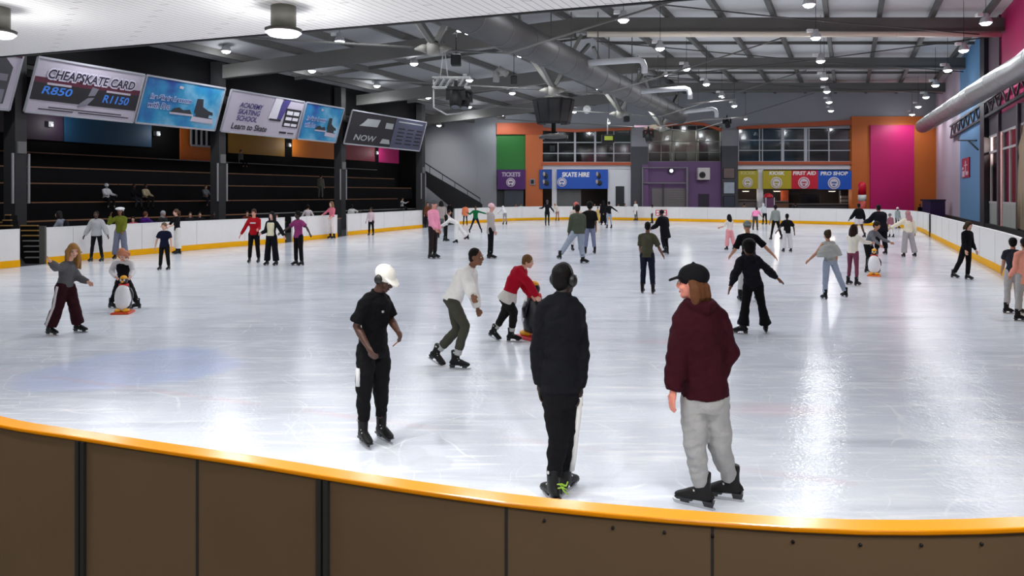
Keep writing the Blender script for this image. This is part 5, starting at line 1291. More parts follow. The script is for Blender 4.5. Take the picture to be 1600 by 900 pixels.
    # --- hats and other things worn
    if hat:
        kd, hcn = hat[:2]; hm = cloth(hcn); mb = MB()
        if kd == 'cap':
            for k in range(1): ec(mb, 0, -.018, .052, .094, .113, .088, 20, 12)
            ba = hat[2] if len(hat) > 2 else 0; bf = Matrix.Rotation(R(ba), 3, uh) @ fd; br = Matrix.Rotation(R(ba), 3, uh) @ rh; c = hp(0, -.018, .045)
            mb.tube([c + bf * .07 * hsc, c + bf * .12 * hsc - uh * .006 * hsc, c + bf * .165 * hsc - uh * .02 * hsc, c + bf * .185 * hsc - uh * .03 * hsc], [(.09 * hsc, .012 * hsc), (.085 * hsc, .011 * hsc), (.06 * hsc, .010 * hsc), (.02 * hsc, .008 * hsc)], 16, side=br)
            mb.ell(hp(0, -.018, .142), .012 * hsc)
        elif kd == 'beanie': ec(mb, 0, -.02, .055, .094, .112, .098, 18, 12); mb.tube([hp(0, -.02, .025), hp(0, -.02, .06)], [(.098 * hsc, .116 * hsc)] * 2, 18, side=rh)
        elif kd == 'helmet': ec(mb, 0, -.02, .05, .105, .128, .105, 18, 12)
        elif kd == 'hood': ec(mb, 0, -.035, .03, .108, .118, .128, 18, 12); mb.tube([hp(0, -.05, -.05), J['neck'] - fc * .03 * S], [.09 * hsc, .1 * S], 12)
        elif kd == 'hijab': ec(mb, 0, -.025, .035, .096, .112, .118, 18, 12); mb.tube([hp(0, -.03, -.02), hp(0, -.03, -.12), J['neck'] - UP * .06 * S], [.088 * hsc, .085 * hsc, .13 * S], 14); mb.tube([hp(.05, -.09, -.05), hp(.07, -.12, -.18), hp(.08, -.13, -.32)], [.05 * hsc, .055 * hsc, .02 * hsc], 10)
        elif kd == 'beret': ec(mb, 0, -.02, .10, .155, .17, .055, 18, 8); ec(mb, 0, -.1, .04, .11, .09, .05)
        elif kd == 'flower': ec(mb, 0, -.02, .07, .1, .115, .085, 14, 8)
        finish(mb, {'cap': 'cap', 'beanie': 'beanie', 'helmet': 'helmet', 'hood': 'hood', 'hijab': 'headscarf', 'beret': 'hat', 'flower': 'hat'}[kd], hm, t, .008 if lod < 2 else .014, 1)
    if 'phones' in extras:
        mb = MB(); mb.tube([hp(.088 * math.cos(a), -.01, .02 + .112 * math.sin(a)) for a in [math.pi * k / 12 for k in range(13)]], [(.012 * hsc, .006 * hsc)] * 13, 8, side=fd)
        for sg in (-1, 1): mb.ell(hp(sg * .09, -.01, 0), (.03 * hsc, .044 * hsc, .05 * hsc), HR, 12, 8)
        mb.build('headphones', M('phones_black', (22, 22, 24), .35), t)
    if 'backpack' in extras:
        mb = MB(); mb.ell(spine(.55) - fc * .17 * S, (.14 * S, .09 * S, .21 * S), Matrix((rs, fc, UP)).transposed(), 14, 10); finish(mb, 'backpack', cloth((24, 24, 28)), t, vc, 1)
    for e in extras:
        if isinstance(e, tuple) and e[0] == 'print':
            mb = MB(); c = spine(.7) + fc * (.112 * B + (tp.get('fit', .018)) * S + .004) ; mb.tube([c - rs * e[2] * S, c + rs * e[2] * S], [(.012 * S, e[3] * S)] * 2, 8, side=fc); mb.build('shirt_print', cloth(e[1]), t)
        if isinstance(e, tuple) and e[0] == 'panel':                   # pale front between open jacket sides
            mb = MB()
            for u0, u1 in ((.0, .9),): torso(mb, .0, u0, u1)
            o = finish(mb, 'undershirt', cloth(e[1]), t, vc, 1); o.location = fc * (e[2] * S)
    return t, J, f

def penguin(label, px, fy, h, yaw, base_rgb=(196, 40, 30)):
    d = F * EYE / (fy - HY); q = Vector(((px - CX) / F * d, d, 0)); t = thing('penguin_skate_aid', label, 'skating aid', q)
    f = yawv(yaw); r = f.cross(UP); s = h / .95; Z = lambda z: q + Vector((0, 0, z * s)); rot = Matrix((r, f, UP)).transposed()
    PW, PK, PY = M('penguin_white', (232, 232, 234), .3), M('penguin_black', (24, 26, 34), .3), M('penguin_yellow', (240, 170, 20), .4)
    MB().lathe(q, [(.10 * s, .10 * s), (.175 * s, .14 * s), (.195 * s, .28 * s), (.182 * s, .45 * s), (.15 * s, .6 * s), (.11 * s, .7 * s), (.08 * s, .74 * s)], 24).build('body', PK, t)
    MB().ell(Z(.385) + f * .05 * s, (.194 * s, .19 * s, .35 * s), rot, 24, 16).build('belly', PW, t)
    MB().tube([Z(.68), Z(.74)], [.125 * s, .11 * s], 20).build('scarf', M('scarf_red', (200, 30, 28), .6), t)
    MB().ell(Z(.82), (.092 * s, .10 * s, .105 * s), rot, 20, 14).build('head', PK, t)
    MB().ell(Z(.885) + f * .01 * s, (.082 * s, .088 * s, .066 * s), rot, 18, 10).build('crown', PY, t)
    mb = MB(); mb.tube([Z(.80) + f * .09 * s, Z(.79) + f * .18 * s], [.035 * s, .008 * s], 10); mb.build('beak', PY, t)
    for sg in (-1, 1):
        MB().ell(Z(.835) + f * .095 * s + r * sg * .042 * s, (.022 * s, .014 * s, .026 * s), rot, 10, 8).build('eye', PW, t)
        MB().tube([Z(.62) + r * sg * .15 * s, Z(.5) + r * sg * .205 * s, Z(.36) + r * sg * .215 * s], [(.02 * s, .06 * s), (.022 * s, .07 * s), (.01 * s, .03 * s)], 10, side=r).build('flipper', PK, t)
        MB().ell(Z(.085) + f * .12 * s + r * sg * .09 * s, (.085 * s, .13 * s, .05 * s), rot, 14, 8).build('foot', PY, t)
    mb = MB(); mb.hexa([q + f * y * s + r * x * s + Vector((0, 0, z * s)) for z, k in ((.003, 1), (.05, .93)) for x, y in ((-.2 * k, -.24 * k), (.2 * k, -.24 * k), (.22 * k, .3 * k), (-.22 * k, .3 * k))]); mb.build('base', M('base_%d' % base_rgb[1], base_rgb, .4), t, bevel=.012 * s)
    return t
DARK, MIDS, LIGHT, TAN = (70, 44, 34), (122, 80, 58), (222, 172, 150), (186, 134, 104)
BLK = (16, 16, 19)
def near_person(label, d, joints, **k): 
    px = (joints['anL'][0] + joints['anR'][0]) / 2
    return person(label, d=d, px=px, joints=joints, **k)
# ---- the three people at the near boards
near_person('person in white cap and black T-shirt looking down, standing on skates on the near ice', 7.05,
    dict(head=(601, 436, -.02), neck=(590, 459, 0), shR=(571, 474, -.11), shL=(602.5, 473, .12), elR=(557, 510, -.13), elL=(610.5, 499, .1), wrR=(575.5, 543, -.26), wrL=(622.5, 519, -.10),
         hipR=(573, 547, -.07), hipL=(593, 547, .07), knR=(569, 603, -.09), knL=(594.5, 601, .06), anR=(567.5, 664, 0), anL=(596.5, 662, .14)),
    yaw=38, hyaw=25, hpitch=.55, S=.98, skin_=DARK, girth=1.0, top=dict(c=(10, 10, 13), sleeve=.85, fit=.024, hem=.02, loose=.02, name='shirt'), pants=dict(c=(17, 17, 20), fit='jog', stripe=(206, 206, 208), sides='R', span=(1, 3), up=.24),
    hair=('buzz', (18, 14, 12)), hat=('cap', (232, 230, 222)), footyaw=(40, 32), extras=('phones', ('print', (130, 130, 130), .007, .012)), curl=.75)
near_person('person in white jumper and olive trousers gliding forward with one skate lifted behind', 10.12,
    dict(head=(744, 402, -.02), neck=(735, 421, 0), shR=(727, 426, -.16), shL=(738, 427, .16), elR=(733, 446, -.24), elL=(739.5, 455, .16), wrR=(738.5, 462, -.44), wrL=(746, 481, .12),
         hipR=(706, 471, -.09), hipL=(709, 471, .09), knR=(727, 509, -.1), knL=(714, 515, .1), anR=(712.5, 556, -.04), anL=(682, 548, .2)), lift=dict(L=.035), footpitch=dict(L=-.42),
    yaw=82, hyaw=-8, hpitch=.05, S=.98, skin_=MIDS, top=dict(c=(232, 230, 226), fit=.045, hem=.02, loose=.03, name='jumper', collar=.9), pants=dict(c=(66, 66, 58), fit='reg', up=.30), hair=('buzz', (26, 20, 18)), footyaw=(62, 84), cuff=(168, 170, 172), curl=.8)
near_person('person in red jacket bending to push a penguin aid behind the black jacket', 11.98,
    dict(head=(825, 409, 0), neck=(816.5, 418.5, 0), shR=(809, 424, -.14), shL=(818, 426, .14), elR=(826, 443, -.2), elL=(819, 447, .16), wrR=(838, 463, -.16), wrL=(831, 462, .12),
         hipR=(791, 468, -.08), hipL=(795, 468, .08), knR=(803, 489, -.08), knL=(789, 489, .08), anR=(799, 519, -.02), anL=(772, 511, .12)), lift=dict(L=.03), footpitch=dict(L=-.35),
    yaw=78, hyaw=-4, hpitch=.2, S=.86, girth=1.12, skin_=LIGHT, under=((216, 212, 206), .05), top=dict(c=(172, 18, 42), fit=.04, hem=-.05, loose=.024, hood=True), pants=dict(c=(30, 29, 28), fit='jog', up=.32), hair=('short', (112, 82, 50)), footyaw=(60, 88), cuff=(176, 178, 178), curl=.8)
near_person('person in black jacket and headphones seen from behind at the near boards', 5.74,
    dict(head=(881.5, 437, .03), neck=(879, 463, 0), shL=(852, 484, 0), shR=(900, 485, .04), elL=(843, 545, .04), elR=(906, 548, .05), wrL=(844, 601, .02), wrR=(906, 607, -.02),
         hipL=(865, 613, 0), hipR=(889, 613, .02), knL=(873, 682, -.04), knR=(886, 682, .04), anL=(864, 748, -.02), anR=(884, 737, .16)),
    yaw=168, hyaw=-28, hpitch=.06, S=1.03, skin_=(38, 26, 22), girth=1.0, top=dict(c=(17, 18, 23), fit=.03, hem=.005, loose=.02, collar=1.0), pants=dict(c=(14, 14, 17), fit='jog', stripe=(210, 210, 208), sides='R', sback=.9, up=.2),
    hair=('buzz', (14, 12, 12)), footyaw=(200, 150), extras=('phones',), curl=.5)
t = [o for o in bpy.data.objects if o.name.startswith('person') and 'headphones seen from behind' in o.get('label', '')][0]
mb = MB(); q = P(877, 763, 5.62)
for a, b, c in (((-.03, 0, .03), (0, -.03, .045), (.035, .0, .02)), ((-.025, 0, 0), (.01, -.035, .02), (.04, 0, -.01)), ((-.01, 0, .03), (.02, -.03, -.01), (.05, -.01, -.04)), ((0, 0, .02), (.035, -.03, .03), (.05, 0, .05))):
    mb.tube([q + Vector(a), q + Vector(b), q + Vector(c)], .006, 6)
mb.build('laces', M('lace_lime', (140, 180, 50), .6), t)['label'] = 'lime green laces'
near_person('person in maroon hoodie, black cap and grey joggers seen from behind at the near boards', 5.56,
    dict(head=(1081, 442, .02), neck=(1090, 470, 0), shL=(1066, 496, .02), shR=(1121, 496, 0), elL=(1058, 556, -.02), elR=(1137, 552, .06), wrL=(1052, 610, -.06), wrR=(1113, 600, -.02),
         hipL=(1085, 621, .02), hipR=(1117, 621, 0), knL=(1087, 695, .02), knR=(1124, 697, .06), anL=(1096, 768, .06), anR=(1141, 757, .20)),
    yaw=200, hyaw=38, hpitch=.05, S=1.06, skin_=(206, 130, 112), girth=1.0, hideR=True, top=dict(c=(48, 9, 20), fit=.034, hem=.01, loose=.03, hood=True, name='hoodie'), pants=dict(c=(150, 150, 150), fit='jog', up=.10),
    hair=('mid', (92, 58, 36)), hat=('cap', (17, 17, 20)), footyaw=(238, 250), curl=.35)
# ---- mid ice
near_person('person in black patterned puffer jacket and flared black trousers with arms held out', 12.62,
    dict(head=(1169, 388, 0), neck=(1170.5, 400, 0), shL=(1158, 407, 0), shR=(1183.5, 405, 0), elL=(1148.5, 428, -.06), elR=(1199, 422, -.04), wrL=(1141.5, 448, -.1), wrR=(1215, 435, -.06),
         hipL=(1169, 446, 0), hipR=(1184, 446, 0), knL=(1165, 478, 0), knR=(1190.5, 478, .02), anL=(1160.5, 509, -.02), anR=(1196.5, 508, .05)),
    yaw=186, hyaw=5, S=.95, skin_=MIDS, fem=True, top=dict(c=(28, 28, 34), fit=.036, hem=.03, loose=.016, hood=True, wr=2.2), pants=dict(c=(20, 19, 22), fit='flare', up=.06), hair=('afro', (20, 16, 16)), footyaw=(240, 165), curl=.2)
near_person('person with long blond hair, grey sweatshirt and wide maroon trousers with white stripes', 12.55,
    dict(head=(114.5, 392, 0), neck=(107.5, 409, 0), shR=(97, 417, -.14), shL=(111, 417, .12), elR=(87, 418, -.26), elL=(122, 434, .12), wrR=(79, 409, -.38), wrL=(137, 440.5, .08),
         hipR=(97, 447, -.07), hipL=(107, 447, .07), knR=(90.5, 479, -.08), knL=(116, 477, .08), anR=(78, 509, -.05), anL=(122, 507, .22)),
    yaw=62, hyaw=-18, hpitch=.3, S=.93, skin_=LIGHT, fem=True, top=dict(c=(92, 92, 94), fit=.026, hem=.03, loose=.026, name='sweatshirt'), pants=dict(c=(46, 18, 24), fit='wide', up=.10, stripe=(206, 200, 202), sides='R'), hair=('blown', (164, 122, 70)), footyaw=(80, 70), curl=.3)
near_person('child in black vest with white sleeves leaning on a white penguin aid', 15.3,
    dict(head=(191, 397, -.12), neck=(192, 408, .05), shR=(179, 411, .05), shL=(205, 411, .05), elR=(174, 424, .02), elL=(208, 424, .02), wrR=(181, 433, -.2), wrL=(203.5, 432, -.2),
         hipR=(186.5, 440, .22), hipL=(199, 440, .22), knR=(181, 455, .08), knL=(207, 456, .1), anR=(174, 474, .12), anL=(214, 475, .06)),
    yaw=2, hpitch=1.0, S=.84, kid=.6, over=(18, 18, 21), skin_=LIGHT, top=dict(c=(222, 220, 222), fit=.02, hem=.05, loose=.02, name='shirt'), pants=dict(c=(24, 24, 27), fit='reg', up=.15), hair=('mid', (190, 126, 96)), footyaw=(300, 70), curl=.7)
q = P(626, 524, 6.86); e = P(614, 541, 6.95)
single('strap', MB().tube([q, q.lerp(e, .4) + Vector((.01, 0, -.012)), e], .006, 6), M('strap_tan', (150, 92, 54), .6), 'thin tan strap held in the hand of the white cap skater', 'strap')
penguin('white penguin skating aid with red scarf held by the child in the black vest', 193.5, 489, .76, 8, (214, 70, 30))
penguin('penguin skating aid with yellow crown held by the child in grey and black', 1366, 431, .80, 330, (226, 110, 30))
penguin('dark backed penguin skating aid pushed by the person in the red jacket', 835, 529, .96, 215, (206, 44, 60))
# ---- everyone else on the ice: position, height and pose
S1 = dict(legL=(.05, .06, .1), legR=(-.05, .06, .1))
W1 = dict(legL=(.08, .22, .1), legR=(.05, .22, .1))
person('person in black T-shirt and grey cap skating away behind the patterned jacket', px=1170, fy=471, hpx=125, yaw=175, lean=.22, skin_=TAN, top=dict(c=BLK, sleeve=.9, fit=.03, hem=.16, name='shirt'), pants=dict(c=(206, 206, 206), fit='reg'), hair=('short', (90, 84, 80)), hat=('cap', (120, 124, 122), 180), armR=(-.25, .75, .1), armL=(.3, .3, .5), legL=(.1, .12, .2), legR=(.15, .12, .3))
person('person in olive T-shirt and dark jeans skating away with one arm forward', px=1012, fy=459, hpx=112, yaw=160, lean=.1, skin_=MIDS, top=dict(c=(78, 76, 60), sleeve=.85, fit=.024, hem=.16, name='shirt'), pants=dict(c=(30, 34, 50), fit='reg'), hair=('buzz', (22, 18, 16)), armR=(.25, .35, .25), armL=(.3, .1, .6), legL=(.14, .04, .25), legR=(0, .08, .2), cuff=(190, 190, 192))
person('person in grey poncho and pale blue jeans skating away with feet apart', px=1305, fy=468, hpx=108, yaw=188, lean=.08, slean=-.06, fem=True, skin_=TAN, top=dict(c=(176, 178, 174), fit=.02, hem=.02, poncho=True, sleeve=0, name='poncho'), pants=dict(c=(160, 172, 190), fit='reg', up=.1), hair=('bun', (60, 50, 34)), armL=(.2, .6, .3), armR=(.2, .35, .4), legL=(.05, .05, .08), legR=(-.05, .36, .08))
person('person in cream jumper and maroon leggings beside the child with a penguin aid', px=1332, fy=446, hpx=95, yaw=120, lean=.06, fem=True, skin_=TAN, top=dict(c=(226, 220, 206), fit=.028, hem=.1, name='jumper'), pants=dict(c=(120, 62, 82), fit='slim', up=.3), hair=('long', (40, 26, 22)), armR=(1.0, .2, .5), armL=(.6, .2, .6), legL=(.05, .08, .08), legR=(.0, .08, .12))
person('child in grey and black top bending over the yellow crowned penguin aid', px=1361, fy=426, hpx=80, yaw=35, lean=.45, kid=.6, skin_=TAN, top=dict(c=(112, 112, 118), fit=.026, hem=.04, name='jumper'), pants=dict(c=(20, 20, 22), fit='reg'), hair=('short', (40, 30, 26)), armL=(.7, .2, .5), armR=(.6, .2, .4), hpitch=.4, legL=(.3, .14, .3), legR=(.2, .1, .25))
person('person in cream jumper and pink headscarf skating away along the side boards', px=1421, fy=402, hpx=72, yaw=175, fem=True, skin_=TAN, top=dict(c=(230, 222, 200), fit=.04, hem=.06, loose=.03, name='jumper'), pants=dict(c=(166, 160, 162), fit='wide', up=.08), hat=('hijab', (176, 126, 132)), armL=(.1, 1.0, .2), armR=(0, .3, .5), legL=(.02, .08, .05), legR=(.02, .2, .05))
person('person all in black with short hair skating towards the camera by the side boards', px=1501, fy=437, hpx=91, yaw=22, lean=.1, fem=True, skin_=LIGHT, top=dict(c=(18, 18, 22), fit=.03, hem=.14, collar=.9), pants=dict(c=(18, 18, 21), fit='reg', up=.1), hair=('mid', (62, 48, 34)), armL=(.1, .1, .3), armR=(.1, .16, .3), legL=(.0, .04, .1), legR=(-.1, .3, .2), hpitch=.35)
person('person in black vest and pale grey trousers at the picture edge behind the peach top', px=1582, fy=490, hpx=118, yaw=150, lean=.12, fem=True, skin_=TAN, top=dict(c=(44, 46, 56), sleeve=.5, fit=.02, hem=.1, name='vest'), pants=dict(c=(178, 176, 176), fit='reg', up=.26), hair=('short', (22, 20, 20)), armL=(.3, .1, .4), armR=(.4, .3, .6), footyaw=(100, 100), legL=(.0, .05, .1), legR=(.1, .02, .1))
person('person in peach top and grey trousers cut off by the picture edge', px=1603, fy=502, hpx=130, yaw=170, fem=True, skin_=TAN, top=dict(c=(240, 160, 138), fit=.03, hem=.2, name='jumper'), pants=dict(c=(170, 166, 164), fit='reg', up=.26), hair=('short', (30, 26, 26)), armL=(.1, .1, .6), footyaw=(100, 100))
# left side, mid distance
person('person in grey hooded top holding the gate post with back to the crowd', px=98, fy=408, hpx=78, yaw=285, lean=.16, fem=True, skin_=TAN, top=dict(c=(128, 132, 142), fit=.03, hem=.1, name='hoodie', hood=True), pants=dict(c=(128, 134, 146), fit='reg'), hair=('long', (26, 22, 24)), armR=(.75, .1, .1), armL=(.5, .15, .2), extras=('backpack',), lod=2)
person('person in light grey sweater and black trousers facing the camera by the boards', px=151, fy=409, hpx=79, yaw=3, skin_=DARK, girth=1.05, top=dict(c=(176, 176, 178), fit=.045, hem=.14, loose=.03, name='sweater'), pants=dict(c=(20, 20, 22), fit='slim', up=.15), hair=('buzz', (20, 16, 16)), armL=(.0, .45, .2), armR=(.0, .42, .2), legL=(.02, .12, .04), legR=(.02, .12, .04))
person('person in olive green jumper with a big white hat and hand raised to the head', px=188, fy=405, hpx=80, yaw=8, fem=True, skin_=MIDS, top=dict(c=(104, 110, 34), fit=.035, hem=.12, loose=.02, name='jumper'), pants=dict(c=(116, 120, 138), fit='wide', up=.06), hair=('long', (32, 22, 20)), hat=('beret', (226, 228, 230)), armR=(.9, .5, 2.2, -.2), armL=(.25, .05, .6), legL=(.02, .1, .05), legR=(.02, .1, .05))
person('child in navy T-shirt and black trousers facing the camera near the boards', px=257, fy=422, hpx=74, yaw=0, kid=.5, skin_=LIGHT, top=dict(c=(22, 26, 48), sleeve=.7, fit=.03, hem=.16, name='shirt'), pants=dict(c=(20, 20, 23), fit='reg', up=.12), hair=('short', (110, 92, 70)), armL=(.05, .32, .05, .1), armR=(.0, .42, .1, .15), legL=(.02, .09, .05), legR=(.02, .09, .05))
person('person in black top and white trousers standing beside the navy shirt child', px=278, fy=397, hpx=70, yaw=315, lean=.08, fem=True, skin_=LIGHT, top=dict(c=(22, 22, 24), sleeve=1.2, fit=.02, hem=.1, name='shirt'), pants=dict(c=(220, 216, 212), fit='wide', up=.22), hair=('pony', (90, 66, 50)), armR=(.7, .15, .6), armL=(.6, .1, .6), footyaw=(300, 300))
person('person in red jacket with white chest print holding hands in a row of three', px=397, fy=411, hpx=84, yaw=5, fem=True, skin_=(224, 160, 138), top=dict(c=(172, 22, 34), fit=.03, hem=.1), pants=dict(c=(18, 18, 20), fit='reg', up=.12), hair=('pony', (70, 46, 34)), armR=(.05, .5, .1), armL=(.3, .1, 1.2), extras=(('print', (220, 214, 214), .09, .022),), legL=(.02, .07, .05), legR=(.02, .07, .05))
person('person in open black jacket and cream top in the middle of the three', px=424.5, fy=415, hpx=84, yaw=345, lean=-.04, fem=True, skin_=(222, 172, 160), top=dict(c=(20, 21, 26), fit=.03, hem=.1, loose=.02), pants=dict(c=(19, 20, 27), fit='wide', up=.06), hair=('long', (24, 20, 24)), armL=(.05, .65, .15), armR=(.3, .1, 1.0), extras=(('panel', (228, 222, 190), .055),), legL=(.02, .1, .05), legR=(.02, .1, .05))
person('person in magenta T-shirt and black trousers with one arm held out', px=467, fy=415, hpx=85, yaw=330, skin_=(58, 34, 32), top=dict(c=(140, 56, 108), sleeve=.7, fit=.03, hem=.14, name='shirt'), pants=dict(c=(19, 19, 22), fit='reg', up=.1), hair=('short', (16, 14, 14)), armL=(.1, .95, .1, .75), armR=(.7, .5, .2), hyaw=-20, footyaw=(330, 320))
person('person in pink top and white trousers holding the edge of the boards', px=519, fy=373, hpx=58, yaw=325, fem=True, skin_=LIGHT, top=dict(c=(214, 116, 132), fit=.02, hem=.06, sleeve=1.6, name='top'), pants=dict(c=(226, 216, 214), fit='wide', up=.3), hair=('long', (120, 92, 66)), armR=(.5, .7, .3), armL=(.2, .1, .9), lod=2)
person('child in white and pink top standing at the barrier section by the corner', px=580, fy=368, hpx=44, yaw=350, kid=.6, skin_=MIDS, top=dict(c=(218, 196, 200), fit=.03, hem=.14, name='shirt'), pants=dict(c=(24, 22, 24), fit='reg'), hair=('short', (24, 20, 20)), armL=(.2, .2, .4), armR=(.1, .2, .3))
person('child in pink jumper and grey knitted hat standing sideways on the ice', px=676, fy=404, hpx=92, yaw=60, kid=.5, skin_=(214, 150, 130), top=dict(c=(236, 152, 178), fit=.04, hem=.16, loose=.03, name='jumper'), pants=dict(c=(44, 34, 34), fit='reg', up=.15), hair=('short', (26, 22, 22)), hat=('beanie', (84, 86, 90)), armR=(.2, .05, .5), hpitch=.2, legL=(.0, .03, .05), legR=(.02, .05, .05))
person('person in fawn hooded coat and pale pink cap seen from the side', px=766, fy=404, hpx=86, yaw=100, skin_=(210, 150, 136), top=dict(c=(172, 164, 162), fit=.035, hem=.2, loose=.015, name='coat', hood=True), pants=dict(c=(18, 18, 21), fit='reg', up=.1), hair=('short', (60, 40, 34)), hat=('cap', (232, 190, 196)), armR=(.1, .05, .2), legL=(.0, .03, .05), legR=(.02, .03, .05))
person('person in fawn jacket and grey trousers behind the knitted hat', px=690, fy=372, hpx=58, yaw=200, lean=.1, skin_=TAN, top=dict(c=(158, 146, 142), fit=.05, hem=.12, loose=.02), pants=dict(c=(112, 112, 116), fit='reg'), hair=('mid', (24, 20, 20)), armR=(.5, .3, .7))
person('child in white jacket with striped sleeves beside the bending white trousers', px=696, fy=377, hpx=49, yaw=80, kid=.5, lean=.3, skin_=TAN, top=dict(c=(206, 200, 202), fit=.03, hem=.08), pants=dict(c=(22, 22, 24), fit='slim'), hair=('short', (30, 24, 22)), armL=(.8, .1, .3), armR=(.8, .1, .3))
person('person in white outfit bending forward with a skate stretched behind', px=713, fy=380, hpx=44, yaw=265, lean=1.15, fem=True, skin_=TAN, top=dict(c=(224, 220, 216), fit=.03, hem=.1), pants=dict(c=(228, 226, 222), fit='wide', up=.12), hair=('long', (22, 18, 18)), armL=(.9, .1, .2), armR=(.8, .2, .2), legL=(.1, .05, .15), legR=(-.6, .1, .1), onfoot='L')
person('child in green top with legs wide apart and arms out', px=743, fy=364, hpx=43, yaw=10, kid=.4, skin_=MIDS, top=dict(c=(16, 96, 54), fit=.025, hem=.08, name='shirt'), pants=dict(c=(20, 26, 46), fit='slim'), hair=('short', (30, 22, 20)), armL=(.1, 1.3, .1), armR=(.6, .8, 1.6), legL=(.02, .36, .04), legR=(.02, .36, .04))
person('person in orange top standing at the far barrier corner', px=727, fy=352.5, hpx=34, yaw=190, skin_=MIDS, top=dict(c=(224, 128, 88), fit=.04, hem=.2, loose=.03, name='shirt'), pants=dict(c=(22, 22, 24), fit='slim'), hair=('short', (30, 24, 22)))
person('person in black vest standing in the gap at the open corner', px=703, fy=347, hpx=31, yaw=180, skin_=MIDS, top=dict(c=(24, 24, 26), fit=.03, hem=.14), pants=dict(c=(20, 20, 22), fit='reg'), hair=('short', (30, 24, 22)))
person('person in brown coat waiting at the end of the last stand barrier', px=668, fy=356, hpx=40, yaw=20, skin_=TAN, top=dict(c=(104, 62, 40), fit=.04, hem=.2), pants=dict(c=(24, 22, 24), fit='reg'), hair=('short', (30, 24, 22)))
person('person in long white coat bending over the far barrier', px=789, fy=351, hpx=29, yaw=205, lean=.75, skin_=TAN, top=dict(c=(224, 222, 224), fit=.05, hem=.1), pants=dict(c=(150, 146, 148), fit='slim'), hair=('none', (230, 230, 230)), hat=('hood', (226, 226, 228)), armL=(.9, .2, .2), armR=(.9, .2, .2))
person('tall person in black suit and bulky grey headgear before the blue sign', px=855, fy=353, hpx=40, yaw=5, skin_=(90, 84, 82), top=dict(c=(22, 22, 26), fit=.03, hem=.18), pants=dict(c=(26, 28, 32), fit='slim', stripe=(150, 160, 162)), hair=('none', BLK), hat=('helmet', (72, 72, 76)), armR=(.4, .8, 1.2), armL=(.1, .6, .1), legL=(.02, .02, .04), legR=(.02, .02, .04))
person('person in cream coat leaning against the far barrier beside the black suit', px=871, fy=345, hpx=28, yaw=330, lean=.3, skin_=(150, 84, 72), top=dict(c=(218, 208, 196), fit=.04, hem=.16), pants=dict(c=(150, 96, 84), fit='slim'), hair=('long', (200, 180, 160)), slean=.25)
person('person in olive gilet and grey joggers lunging with a leg stretched out', px=893, fy=412, hpx=92, yaw=188, lean=.12, skin_=MIDS, girth=1.2, top=dict(c=(74, 80, 66), fit=.045, hem=.16, sleeve=1.9, loose=.01, name='gilet', hood=True), pants=dict(c=(150, 160, 174), fit='reg', up=.1), hair=('short', (28, 20, 18)), armL=(.1, .15, .2), armR=(.2, .1, .6), legL=(-.1, .62, .12), legR=(.25, .08, .5), footyaw=(200, 105))
person('person in salmon patterned cap facing the lunging skater', px=900, fy=392, hpx=76, yaw=10, skin_=TAN, top=dict(c=(214, 196, 184), fit=.03, hem=.14, name='shirt'), pants=dict(c=(210, 206, 204), fit='reg'), hair=('short', (40, 30, 26)), hat=('cap', (196, 104, 96), 150), legL=(.02, .06, .05), legR=(.02, .06, .05))
person('person in black T-shirt and grey blue jeans facing away beside the olive gilet', px=922, fy=397, hpx=80, yaw=185, skin_=MIDS, girth=1.05, top=dict(c=(17, 17, 17), sleeve=.9, fit=.045, hem=.18, loose=.03, name='shirt'), pants=dict(c=(116, 122, 146), fit='reg', up=.24), hair=('afro', (16, 14, 14)), armL=(.5, .7, .3), armR=(.05, .12, .1), legL=(.02, .08, .05), legR=(.02, .1, .05))
person('person in black hooded outfit standing near the dark shop opening', px=943, fy=352, hpx=38, yaw=190, skin_=MIDS, girth=1.15, top=dict(c=(18, 18, 21), fit=.05, hem=.3), pants=dict(c=(18, 18, 20), fit='wide', up=.05), hair=('short', (20, 18, 18)), hat=('hood', (24, 24, 28)))
person('child in yellow trousers beside the black hooded outfit', px=934, fy=349, hpx=26, yaw=10, kid=.7, skin_=TAN, top=dict(c=(196, 168, 110), fit=.03, hem=.1), pants=dict(c=(206, 172, 90), fit='wide'), hair=('short', (70, 46, 34)))
person('person in black top and pale blue jeans with arm out near the far barrier', px=952, fy=357, hpx=42, yaw=195, fem=True, skin_=TAN, top=dict(c=(20, 20, 23), fit=.02, hem=.1, name='top'), pants=dict(c=(150, 160, 180), fit='slim', up=.1), hair=('bun', (30, 24, 22)), armR=(.1, 1.0, .1), armL=(.3, .2, .6))
person('person in knee-length white coat standing at the far barrier', px=994, fy=344.8, hpx=31, yaw=300, lean=.08, skin_=TAN, top=dict(c=(226, 224, 222), fit=.035, hem=.42), pants=dict(c=(24, 24, 26), fit='slim'), hair=('short', (120, 100, 84)))
person('thin person in black with a white sleeve near the red notice', px=1019, fy=349, hpx=29, yaw=250, skin_=MIDS, top=dict(c=(212, 208, 208), fit=.02, hem=.06), pants=dict(c=(22, 22, 24), fit='slim'), hair=('short', (22, 18, 18)), lean=-.05)
person('person in long black coat and dark hat striding on the ice', px=1041, fy=398.5, hpx=70, yaw=205, lean=.3, skin_=DARK, girth=1.1, top=dict(c=(14, 15, 20), fit=.06, hem=.34, loose=.03, name='coat'), pants=dict(c=(16, 16, 20), fit='reg'), hair=('short', (20, 18, 18)), hat=('cap', (26, 26, 30), -30), armL=(.3, .3, .8), armR=(.2, .3, .8), legL=(-.25, .16, .35), legR=(.2, .1, .25))
